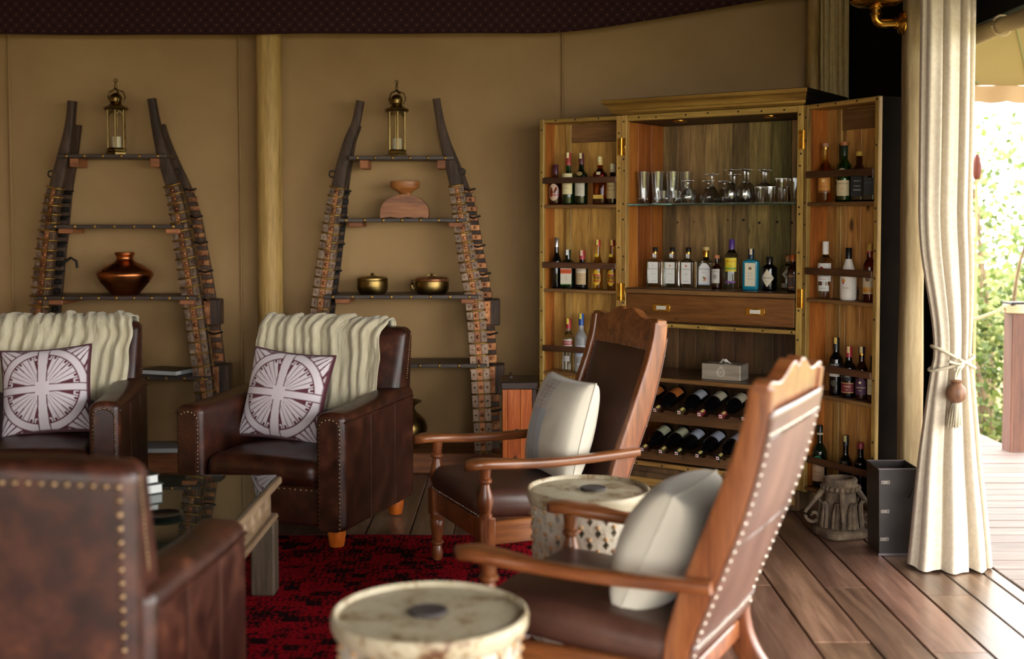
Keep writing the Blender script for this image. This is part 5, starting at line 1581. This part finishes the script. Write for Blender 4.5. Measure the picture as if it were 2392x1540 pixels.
    seat = MB().rbox(-.268, .268, -.64, -.03, .255, .365, .05, 4, 8, sfn).build('seat', M_LEATHER2, t, 80)
    nails(seat, [(-.26 + .52 * k_ / 22, -.6295, .308) for k_ in range(23)], r=.005, h=.004, mat=M_SILVNAIL)
    # aprons
    MB().box(-.25, .25, -.618, -.588, .205, .288, .004).build('apron', W_MAHO, t, 0)
    for sx in (-1, 1):
        MB().box(sx * .272 - .014, sx * .272 + .014, -.575, -.045, .195, .285, .004).build('side_rail', W_MAHO, t, 0)
        # turned front leg with square block, carrying the arm
        lg = MB()
        lx, ly = sx * .272, -.605
        M = Matrix.Translation((lx, ly, 0))
        lg.lathe([(.016, 0), (.02, .004), (.024, .03), (.019, .055), (.018, .062), (.026, .07), (.026, .078), (.019, .085), (.022, .1), (.028, .14), (.03, .165), (.026, .175), (.031, .182), (.031, .19)], 18, M)
        lg.box(lx - .031, lx + .031, ly - .031, ly + .031, .19, .305, .005)
        lg.lathe([(.026, .305), (.026, .312), (.02, .318), (.026, .335), (.031, .36), (.026, .39), (.018, .42), (.017, .428), (.026, .436), (.026, .446), (.019, .452), (.021, .47), (.025, .50), (0, .50)], 18, M)
        lg.build('front_leg', W_MAHOZ, t, 40)
        # arm: flat board with a rounded paddle end
        st = []
        for k_ in range(25):
            f = k_ / 24
            y = .035 - .73 * f
            hw_ = .028 - .004 * sstep(0, .4, f) + .024 * sstep(.62, .9, f)
            if f > .93: hw_ *= max(.12, sqrt(max(0, 1 - ((f - .93) / .072) ** 2)))
            zc = .508 - .012 * sin(f * pi) + .008 * sstep(.6, .9, f) - .010 * sstep(.93, 1, f)
            xo = sx * (.29 + .01 * sin(f * pi) + .008 * sstep(.6, 1, f))
            st.append(((xo, y, zc), (1, 0, 0), (0, 0, 1), hw_, .0175))
        MB().loft(st, 16, 4).build('arm', W_MAHO, t, 50)
    MB().box(-.24, .24, -.085, -.05, .20, .255, .004).build('rear_rail', W_MAHO, t, 0)
    return t
PC1 = ((.35, 5.0, .0045), radians(-67))
PC2 = ((.60, 3.245, .0045), radians(-117))
planter_chair('tall-backed leather chair with white cushion, in front of the bar cabinet', *PC1, False)
planter_chair('nearest tall-backed leather chair, its studded back towards the camera', *PC2, True)

# -- linen cushions with a woven stripe
def linen_col(u, v):
    c = C('#cfc8b6')[:3]
    if -.52 < u < .12:
        if v > -.98 and v < .28:
            c = C('#aab0b6')[:3]
        elif .28 <= v < .9:
            row_ = (v * 17) % 1
            c = C('#b09a86')[:3] if (row_ < .5 and noise.noise((u * 24, v * 11, 3)) > -.15 and -.46 < u < .06) else C('#c3c0b8')[:3]
        if abs(u + .2) < .022 + .01 * sin(v * 60) and v < .85: c = C('#a08a70')[:3]
    return c
def linen_cushion(label, M, s, T, seed):
    t = pillow(label, M, s, T, MATS.get('linen_print') or vcol('linen_print', .85, .25, 'print', 350), None, seed, 60, 'linen_cushion', 'linen cushions', flat('linen_plain', '#cfc8b6', .85, sheen=.25), .05, .33, .0035)
    me = [c for c in t.children if c.name.startswith('front_cover')][0].data
    at = me.color_attributes.new('print', 'FLOAT_COLOR', 'POINT')
    k = 60; i = 0
    for j in range(k + 1):
        for q in range(k + 1):
            at.data[i].color = (*linen_col(2 * q / k - 1, 2 * j / k - 1), 1); i += 1
    return t
linen_cushion('white linen cushion with grey blue stripe on the chair before the cabinet', chairM(*PC1) @ Matrix.Translation((.01, -.165, .575)) @ Matrix.Rotation(radians(-15), 4, 'X'), .207, .10, 4)
linen_cushion('cream linen cushion leaning in the nearest tall-backed chair', chairM(*PC2) @ Matrix.Translation((.0, -.185, .53)) @ Matrix.Rotation(radians(-25), 4, 'X'), .185, .12, 6)

# ================================================================== carved drum tables
M_BONE = mottled('whitewashed_wood', [(.33, '#4a3222'), (.39, '#8a7860'), (.46, '#b8ae9a'), (.7, '#d2cbba')], 9, rough=(.45, .65), bump=.25, nrough=.75, detail=8.0)
M_BONETOP = mottled('whitewashed_top', [(.38, '#5a3a26'), (.43, '#8f7a5a'), (.49, '#b0a488'), (.7, '#c6bda4')], 9, rough=(.35, .5), bump=.12, nrough=.8, detail=9.0)
M_STUDW = flat('stud_wood', '#b08a60', .5)
def drum_table(label, loc, R, H, seed):
    t = thing('drum_table', label, 'table', loc, seed, 'carved drum tables')
    MB().lathe([(0, H - .012), (R * .93, H - .012), (R * .945, H - .004), (R * .965, H), (R * .99, H - .003), (R, H - .012), (R * .995, H - .03), (R * .965, H - .045), (R * .93, H - .05), (0, H - .05)], 56).build('top', M_BONETOP, t, 30)
    # pierced wall of diamonds
    nc, nr = 22, 10
    z0, z1 = .05, H - .052
    Ro, Ri = R * .925, R * .925 - .022
    def wallpt(i, z, ins):
        a = 2 * pi * i / nc
        b = 1 - .03 * sin((z - z0) / (z1 - z0) * pi)
        r = (Ri if ins else Ro) * b
        return (r * cos(a), r * sin(a), z)
    mb = MB()
    dz = (z1 - z0) / nr
    for row_ in range(nr):
        for c in range(nc):
            o = c + (.5 if row_ % 2 else 0)
            zc = z0 + dz * (row_ + .5)
            hx, hz = .21, dz * .40
            for ins in (0, 1):
                q = [wallpt(o - .5, zc - dz / 2, ins), wallpt(o, zc - dz / 2, ins), wallpt(o + .5, zc - dz / 2, ins), wallpt(o + .5, zc, ins), wallpt(o + .5, zc + dz / 2, ins), wallpt(o, zc + dz / 2, ins), wallpt(o - .5, zc + dz / 2, ins), wallpt(o - .5, zc, ins)]
                h = [wallpt(o, zc - hz, ins), wallpt(o + hx, zc, ins), wallpt(o, zc + hz, ins), wallpt(o - hx, zc, ins)]
                fs = [(0, 1, 8), (1, 2, 8), (2, 3, 9, 8), (3, 4, 9), (4, 5, 10, 9), (5, 6, 10), (6, 7, 11, 10), (7, 0, 8, 11)]
                fs = [(0, 1, 8, ), (1, 2, 8), (2, 3, 9), (2, 9, 8), (3, 4, 9), (4, 5, 10), (4, 10, 9), (5, 6, 10), (6, 7, 11), (6, 11, 10), (7, 0, 11), (0, 8, 11)]
                mb.add(q + h, fs)
            ho = [wallpt(o, zc - hz, 0), wallpt(o + hx, zc, 0), wallpt(o, zc + hz, 0), wallpt(o - hx, zc, 0)]
            hi = [wallpt(o, zc - hz, 1), wallpt(o + hx, zc, 1), wallpt(o, zc + hz, 1), wallpt(o - hx, zc, 1)]
            mb.add(ho + hi, [(i, (i + 1) % 4, 4 + (i + 1) % 4, 4 + i) for i in range(4)])
    mb.build('pierced_wall', M_BONE, t, 25)
    st = MB()
    for row_ in range(nr + 1):
        for c in range(nc):
            o = c + (.5 if (row_ % 2) == 0 else 0) + (0 if row_ < nr else 0)
            p = Vector(wallpt(o, z0 + dz * row_ + (.004 if row_ == 0 else (-.004 if row_ == nr else 0)), 0))
            a = atan2(p.y, p.x)
            st.dome(p, .0085, .007, (cos(a), sin(a), 0), 7)
    st.build('carved_studs', M_STUDW, t, 60, kind='stuff')
    MB().lathe([(0, .0), (R * .93, 0), (R * .95, .01), (R * .95, .04), (R * .925, .05), (0, .05)], 48).build('base', M_BONE, t, 30)
    return t
drum_table('nearest round whitewashed carved drum table with a dark coaster', (-.192, 2.80, .0045), .232, .507, .3)
drum_table('round whitewashed carved drum table between the two tall-backed chairs', (.262, 4.115, .0045), .213, .505, 1.1)
def coaster(label, loc, R):
    t = thing('coaster', label, 'coaster', loc, 0, 'dark round coasters')
    MB().lathe([(0, 0), (R * .97, 0), (R, .002), (R, .006), (R * .97, .008), (R * .5, .0078), (0, .0078)], 28).build('disc', mottled('slate', [(.3, '#3a3432'), (.7, '#504844')], 15, rough=(.5, .7)), t, 30)
    MB().lathe([(R * .9, .0082), (R * .88, .0092), (R * .86, .0082)], 28, cap0=False, cap1=False).build('groove_ring', MATS['slate'], t, 60)
coaster('dark round coaster on the nearest drum table', (-.197, 2.81, .5000), .046)
coaster('dark round coaster on the drum table between the chairs', (.28, 4.13, .4980), .046)

# ================================================================== rug
def rug_mat():
    m, nt, b = base_mat('rug_pattern')
    tc = N(nt, 'ShaderNodeTexCoord')
    mp = N(nt, 'ShaderNodeMapping'); mp.inputs['Scale'].default_value = (1, 1, 1)
    nt.links.new(tc.outputs['Object'], mp.inputs[0])
    v1 = N(nt, 'ShaderNodeTexVoronoi', distance='CHEBYCHEV', i_Scale=17.0, i_Randomness=.35)
    v2 = N(nt, 'ShaderNodeTexVoronoi', distance='MANHATTAN', i_Scale=44.0, i_Randomness=.5)
    n1 = N(nt, 'ShaderNodeTexNoise', i_Scale=5.0, i_Detail=3.0)
    for v in (v1, v2, n1): nt.links.new(mp.outputs[0], v.inputs['Vector'])
    sp = N(nt, 'ShaderNodeSeparateColor'); nt.links.new(v1.outputs['Color'], sp.inputs[0])
    ad = N(nt, 'ShaderNodeMath', operation='MULTIPLY_ADD'); ad.inputs[1].default_value = .9
    nt.links.new(v2.outputs['Distance'], ad.inputs[0]); nt.links.new(sp.outputs[0], ad.inputs[2])
    ad2 = N(nt, 'ShaderNodeMath', operation='MULTIPLY_ADD'); ad2.inputs[1].default_value = 1.1
    nt.links.new(n1.outputs[0], ad2.inputs[0]); nt.links.new(ad.outputs[0], ad2.inputs[2])
    r = ramp(nt, [(.0, C('#100a10')), (.34, C('#180a0e')), (.44, C('#4a0a12')), (.56, C('#8c0c18')), (.75, C('#a81020')), (.85, C('#6a0812')), (1, C('#200a0e'))])
    mr = N(nt, 'ShaderNodeMapRange'); mr.inputs['From Min'].default_value = .35; mr.inputs['From Max'].default_value = 1.95
    nt.links.new(ad2.outputs[0], mr.inputs[0]); nt.links.new(mr.outputs[0], r.inputs[0])
    nt.links.new(r.outputs[0], b.inputs['Base Color'])
    setp(b, Roughness=.95, Specular_IOR_Level=.05)
    n3 = N(nt, 'ShaderNodeTexNoise', i_Scale=400.0); nt.links.new(mp.outputs[0], n3.inputs['Vector'])
    bumpit(nt, b, n3.outputs[0], .4, .003)
    return m
M_RUG = rug_mat()
rug = thing('rug', 'dark red oriental rug with black pattern on the plank floor', 'rug', (-1.1, 3.6, 0))
def rugf(top):
    def fn(u, v):
        x = -1.6 + 3.0 * u; y = -1.85 + 3.66 * v
        return (x + .006 * sin(v * 40), y + .006 * sin(u * 30), .0004 if not top else .0043)
    return fn
rb = MB().grid(rugf(True), 40, 40); nb = len(rb.v)
rb.grid(rugf(False), 40, 40)
for i in range(40):
    rb.f += [(i, i + 1, nb + i + 1, nb + i), (40 * 41 + i, 40 * 41 + i + 1, nb + 40 * 41 + i + 1, nb + 40 * 41 + i), (i * 41, (i + 1) * 41, nb + (i + 1) * 41, nb + i * 41), (i * 41 + 40, (i + 1) * 41 + 40, nb + (i + 1) * 41 + 40, nb + i * 41 + 40)]
rb.build('pile', M_RUG, rug, 0)
MB().tube([(-1.6 + 3.0 * i / 40, 1.812 + .006 * sin(i / 40 * 30), .0032) for i in range(41)], .003, 6).build('selvedge', flat('rug_edge', '#4a121a', .95), rug, 60)

# ================================================================== coffee table with a glass top
ct = thing('coffee_table', 'old carved wooden coffee table with a glass top', 'table', (-1.505, 4.0, .0045))
W_CT = wood('table_old', '#4a3826', '#766048', '#9a8264', 'Y', .9, .5, .06, .004, .05, .35)
W_CTX = wood('table_old_x', '#4a3826', '#766048', '#9a8264', 'X', .9, .5, .06, .004, .05, .35)
W_CTL = wood('table_leg', '#2c231a', '#4a3d2f', '#655644', 'Z', .9, .55, .06, 0, 0, .35)
hx, hy = .575, .57
for sx in (-1, 1):
    MB().box(sx * hx - .045, sx * hx + .045, -hy - .045, hy + .045, .408, .436, .005).build('top_frame', W_CT, ct, 0)
    MB().box(-hx + .0455, hx - .0455, sx * hy - .045, sx * hy + .045, .408, .436, .005).build('top_frame', W_CTX, ct, 0)
    ap = MB().box(sx * hx - .015, sx * hx + .015, -hy + .02, hy - .02, .30, .4075, .003).build('apron', W_CT, ct, 0)
    for k in range(9):
        y = -.48 + .12 * k
        MB().lathe([(.04, 0), (.034, .004), (.018, .002), (.012, .006), (0, .006)], 14, Matrix.Translation((sx * (hx + .015), y, .355)) @ Matrix.Rotation(sx * pi / 2, 4, 'Y')).build('rosette', W_CT, ap, 40)
    MB().box(sx * hx - .034, sx * hx + .034, -hy - .03, hy + .03, .278, .2995, .006).build('lower_moulding', W_CT, ct, 0)
    MB().box(-hx + .035, hx - .035, sx * hy - .015, sx * hy + .015, .30, .4075, .003).build('apron', W_CTX, ct, 0)
    MB().box(-hx + .035, hx - .035, sx * hy - .034, sx * hy + .03, .278, .2995, .006).build('lower_moulding', W_CTX, ct, 0)
    for sy in (-1, 1):
        MB().box(sx * (hx - .012) - .045, sx * (hx - .012) + .045, sy * (hy - .012) - .045, sy * (hy - .012) + .045, 0, .2775, .006).build('leg', W_CTL, ct, 0)
MB().box(-hx + .016, hx - .016, -hy + .016, hy - .016, .305, .32).build('inner_panel', W_LID, ct, 0)
MB().box(-hx - .03, hx + .03, -hy - .03, hy + .03, .4365, .4445, .002).build('glass_top', flat('table_glass', '#55645a', .01, trans=.85, ior=1.52, spec=.8), ct, 0)
for i, (x, y, rz, w, h, c, lb) in enumerate([(-1.375, 4.27, .75, .26, .034, '#15181c', 'upper dark book of the stack on the coffee table'), (-1.37, 4.275, .70, .28, .036, '#1c2420', 'lower dark book of the stack on the coffee table')]):
    book(lb, (x - .045, y, .4492 if i else .4492 + .0365), rz, w, .19, h, c, 'books on the coffee table')
tag(MB().lathe([(0, 0), (.05, 0), (.06, .004), (.066, .012), (.062, .012), (.055, .006), (0, .005)], 32).build('dark_dish', flat('black_dish', '#14120f', .3), None, 40, loc=(-1.15, 3.94, .4493)), 'flat black round dish on the glass coffee table', 'dish')
cd = MB().box(-.045, .045, -.03, .03, 0, .001).build('paper_card', M_WHITE, None, 0, loc=(-1.255, 4.02, .4493), rz=.2)
tag(cd, 'small pale paper card beside the black dish', 'card')

# ================================================================== right side: post, curtain, bin, capital, sconce
r_ = random.Random(14)
pb = MB()
st = []
for i in range(26):
    z = 3.0 * i / 25
    st.append(((1.765 + .006 * noise.noise((z * 1.5, 0, 1)), 5.335 + .006 * noise.noise((z * 1.3, 3, 1)), z), (1, 0, 0), (0, 1, 0), .047 + .007 * noise.noise((z * 2.1, 5, 1)), .047 + .006 * noise.noise((z * 2.3, 9, 1))))
tag(pb.loft(st, 14, 5).build('timber_post', W_POST, None, 50), 'rough hewn square timber post behind the tied cream curtain', 'post')

M_CURT = mottled('curtain_linen', [(.3, '#cabda6'), (.7, '#dbd0bc')], 60, st=(1, 1, 1), rough=(.8, .9), bump=.2, fine=420, spec=.12, sheen=.3)
def curtain():
    t = thing('curtain', 'tall cream linen curtain gathered by a rope tieback', 'curtain', (1.79, 4.95, 0))
    ZT = 2.72
    def ctr(z):
        f = z / ZT
        # leans: top, tie and hem centres
        x = .018 - .04 * sstep(.9, 1.5, z)
        if z < .9: x = .008 + .01 * (z / .9)
        return x
    def half(z):
        tie = .86
        if z > tie: return .07 + .03 * sstep(tie, 1.35, z)
        return .07 + .09 * (1 - z / tie) ** .8
    def fn(u, v):
        z = ZT * v + .012 * (1 - v) * sin(u * 40)
        a = 2 * pi * u
        h = half(z)
        d = .045 + .05 * (1 - sstep(0, .85, z)) * .9 + .01 * sstep(1, 2, z)
        x = ctr(z) + h * cos(a) * (1 + .04 * sin(a * 5 + 1))
        # pleats, deeper away from the tie
        amp = (.012 + .012 * abs(z - .86) / .86 * (1 if z < .86 else .45))
        y = d * sin(a) + amp * sin(a * 9 + .9 * noise.noise((u * 5, z * .9, 2))) + amp * .5 * sin(a * 17 + 2)
        x += amp * .5 * cos(a * 9)
        y += -.03 * sstep(.5, .0, z)
        return (x + .02 * sstep(2.0, 1.0, z) * 0, y, max(z, .004))
    cl = MB().grid(fn, 180, 70, True).build('cloth', M_CURT, t, 180)
    # tieback rope, knotted in front
    rope = MATS.get('tie_rope') or flat('tie_rope', '#c9bfa6', .85)
    def ringpt(a, z, k=1.0): return Vector((ctr(z) + (half(z) + .014) * cos(a) * k, (.062) * sin(a) * k, z))
    loop = []
    for i in range(41):
        a = -pi / 2 + 2 * pi * i / 40
        loop.append(ringpt(a, .865 + .045 * cos(a) * -1 + .0 - .04 * sin(a) * -1 * 0 - .03 * (1 if False else 0)) + Vector((0, -.004, 0)))
    tb_ = MB().tube(loop, .0065, 8)
    loop2 = [ringpt(-pi / 2 + 2 * pi * i / 40, .84 + .03 * cos(-pi / 2 + 2 * pi * i / 40)) + Vector((0, -.006, 0)) for i in range(41)]
    tb_.tube(loop2, .0065, 8)
    k0 = Vector((ctr(.85) - .012, -.078, .845))
    tb_.tube(smooth_path([k0 + Vector((-.03, 0, .01)), k0, k0 + Vector((.03, -.004, -.005)), k0 + Vector((.0, -.008, -.02)), k0 + Vector((-.005, -.006, -.075))], 5), .006, 8)
    tb_.tube(smooth_path([k0 + Vector((.03, -.004, -.005)), k0 + Vector((.01, -.01, -.03)), k0 + Vector((-.002, -.006, -.075))], 5), .005, 8)
    tbo = tb_.build('tieback_rope', rope, t, 180)
    bc = k0 + Vector((-.006, -.022, -.115))
    Wb = wood('bead_wood', '#4a3224', '#6e4d38', '#8c664c', 'Z', 1.0, .5, .02)
    MB().lathe([(0, -.04), (.02, -.038), (.036, -.022), (.041, 0), (.036, .022), (.022, .036), (.016, .04), (.024, .043), (.026, .048), (.02, .052), (0, .053)], 24, Matrix.Translation(bc)).build('bead', Wb, t, 50)
    ts = MB()
    rr = random.Random(4)
    for k in range(36):
        a = rr.uniform(0, 6.28); q = sqrt(rr.random())
        p0 = bc + Vector((.014 * q * cos(a), .014 * q * sin(a), -.034))
        p1 = bc + Vector((.03 * q * cos(a) - .008, .026 * q * sin(a), -.135 + rr.uniform(-.008, .008)))
        ts.tube([p0, p0.lerp(p1, .5) + Vector((.005 * cos(a), .004 * sin(a), 0)), p1], .0028, 5)
    ts.build('tassel', rope, t, 180, kind='stuff')
    return t
curtain()
# corner curtain behind the cabinet, with its pole
tag(MB().lathe([(.035, 0), (.034, 3.0)], 14).build('corner_pole', W_POLE, None, 40, loc=(1.735, 7.02, 0)), 'slim timber pole in the dark corner behind the cabinet', 'pole')
def cfn(u, v):
    x = 1.785 + .16 * u
    return (x + .008 * sin(v * 5), 7.02 + .018 * sin(u * 26 + .5 * noise.noise((u * 3, v * 2, 0)) * 3) + .008 * sin(u * 61 + v * 2), 2.98 * v + .01)
cc = MB().grid(cfn, 70, 20).build('corner_curtain', mottled('curtain_beige', [(.3, '#bda672'), (.7, '#d0ba86')], 30, rough=(.85, .95), bump=.1, spec=.1), None, 180)
sm = cc.modifiers.new('thickness', 'SOLIDIFY'); sm.thickness = .004
tag(cc, 'gathered beige curtain in the dark corner above the cabinet cornice', 'curtain')

# bin: tapered black metal box open at the top
bn = thing('waste_bin', 'black square metal bin with riveted tabs beside the cream curtain', 'bin', (1.638, 5.2, 0), 0)
def quadbox(x0, x1, y0, y1, z0, z1, fl):
    return [(x0 + fl, y0 + fl, z0), (x1 - fl, y0 + fl, z0), (x1 - fl, y1 - fl, z0), (x0 + fl, y1 - fl, z0), (x0, y0, z1), (x1, y0, z1), (x1, y1, z1), (x0, y1, z1)]
M_BIN = mottled('bin_metal', [(.3, '#24201e'), (.7, '#38322f')], 10, rough=(.38, .5), metal=.4, bump=.05)
o_ = quadbox(-.083, .083, -.115, .065, 0.004, .372, .008); i_ = quadbox(-.079, .079, -.111, .061, .01, .372, .008)
MB().add(o_ + i_, [(0, 1, 2, 3), (0, 4, 5, 1), (1, 5, 6, 2), (2, 6, 7, 3), (3, 7, 4, 0), (8, 9, 10, 11), (8, 9, 13, 12), (9, 10, 14, 13), (10, 11, 15, 14), (11, 8, 12, 15), (4, 5, 13, 12), (5, 6, 14, 13), (6, 7, 15, 14), (7, 4, 12, 15)]).build('bin_body', M_BIN, bn, 0)
M_RIM = flat('bin_rim', '#6a6264', .35, .6)
MB().tube([(-.083, -.115, .372), (.083, -.115, .372), (.083, .065, .372), (-.083, .065, .372), (-.083, -.115, .372)], .0035, 6).build('rim', M_RIM, bn, 0)
MB().box(-.079, .079, -.113, -.106, 0, .010).build('foot_rim', M_RIM, bn, 0)
for z in (.07, .19, .315):
    f = z / .372
    y = -.107 - .008 * f
    tb = MB().box(-.074, -.036, y - .003, y - .0005, z - .008, z + .008, .001)
    tb.dome((-.042, y - .003, z), .004, .003, (0, -1, 0), 7); tb.dome((-.066, y - .003, z), .004, .003, (0, -1, 0), 7)
    tb.build('riveted_tab', flat('tab_metal', '#7a736b', .4, .7), bn, 40)
MB().tube([(.04, -.1165, .25), (.05, -.122, .26), (.062, -.118, .29)], .003, 6).build('wire_hook', M_IRON, bn, 60)

# stone capital
sc = thing('stone_capital', 'weathered carved stone column capital on the floor below the right door', 'capital', (1.487, 5.43, .0), .25)
M_STONE = mottled('old_stone', [(.25, '#33291f'), (.5, '#5a4a39'), (.75, '#857259')], 14, rough=(.8, .95), bump=.6, nrough=.7, bdist=.006)
def rough(x, y, z):
    v = Vector((x, y, z)); k = noise.noise(v * 28) * .004 + noise.noise(v * 60) * .0018
    d = Vector((x, y, 0)); d = d.normalized() if d.length else d
    return tuple(v + d * k)
MB().lathe([(0, 0), (.098, 0, 4), (.106, .008, 4), (.106, .03, 4), (.096, .04, 3), (.085, .045), (.082, .06), (.078, .10), (.072, .16), (.068, .20), (.078, .207), (.082, .22), (.078, .234), (.07, .24), (.074, .25), (.072, .262), (.055, .264), (.045, .245), (0, .24)], 48, None, rough).build('bell', M_STONE, sc, 50)
bd = MB()
for k in range(22):
    a = 2 * pi * k / 22
    M = Matrix.Translation((.081 * cos(a), .081 * sin(a), .22))
    bd.lathe([(0, -.012), (.009, -.008), (.011, 0), (.009, .008), (0, .012)], 7, M)
bd.build('bead_ring', M_STONE, sc, 60)
for k in range(4):
    a = pi / 4 + k * pi / 2 + .35
    c = Vector((.118 * cos(a), .118 * sin(a), .085)); e1 = Vector((cos(a), sin(a), 0)); e2 = Vector((0, 0, 1))
    sp = [c + (e1 * cos(q) + e2 * sin(q)) * (.006 + .0048 * q) for q in [i * .35 for i in range(22)]]
    tail = [sp[-1].lerp(Vector((.07 * cos(a), .07 * sin(a), .215)), i / 4) for i in range(1, 5)]
    MB().tube(sp + tail, [.0085] * len(sp) + [.011, .013, .014, .014], 8).build('volute', M_STONE, sc, 60)
for k in range(8):
    a = 2 * pi * k / 8 + .2
    lf = MB()
    def leaf(u, v):
        w = (.5 - abs(u - .5)) * 2
        z = .045 + .13 * v
        rr = .088 - .012 * v + .014 * sstep(.75, 1, v) + .008 * w + .003 * sin(u * 6 * pi)
        aa = a + (u - .5) * .62 * (1 - .75 * v ** 2.5)
        return (rr * cos(aa), rr * sin(aa), z - .01 * sstep(.85, 1, v))
    lf.grid(leaf, 12, 10)
    lo = lf.build('acanthus_leaf', M_STONE, sc, 180)
    sm = lo.modifiers.new('thickness', 'SOLIDIFY'); sm.thickness = .01; sm.offset = -1

# brass sconce on the left face of the post
ss = thing('brass_sconce', 'polished brass wall sconce with a dish, on the timber post', 'lamp', (1.706, 5.32, 2.285))
RY = Matrix.Rotation(-pi / 2, 4, 'Y')
MB().lathe([(0, 0), (.05, 0), (.052, .004), (.046, .014), (.03, .02), (.024, .026), (.024, .034), (0, .034)], 28, RY).build('backplate', M_BRASS, ss, 40)
MB().tube(smooth_path([(-.03, 0, 0), (-.06, 0, 0), (-.095, 0, .0), (-.112, 0, .01), (-.118, 0, .03), (-.118, 0, .065)], 6), .02, 14, True, (0, 1, 0)).build('arm', M_BRASS, ss, 60)
for z, rr in ((.04, .027), (.066, .03)):
    MB().lathe([(rr * .7, -.006), (rr, -.003), (rr, .003), (rr * .7, .006)], 20, Matrix.Translation((-.118, 0, z))).build('collar', M_BRASS, ss, 50)
MB().lathe([(0, .07), (.04, .07), (.085, .076), (.108, .088), (.112, .096), (.107, .096), (.085, .085), (.04, .082), (0, .082)], 36, Matrix.Translation((-.118, 0, 0))).build('dish', M_BRASS, ss, 50)
MB().lathe([(0, .082), (.026, .082), (.026, .17), (.024, .172), (0, .172)], 18, Matrix.Translation((-.118, 0, 0))).build('candle_tube', flat('candle_cream', '#d8cdb0', .5), ss, 40)
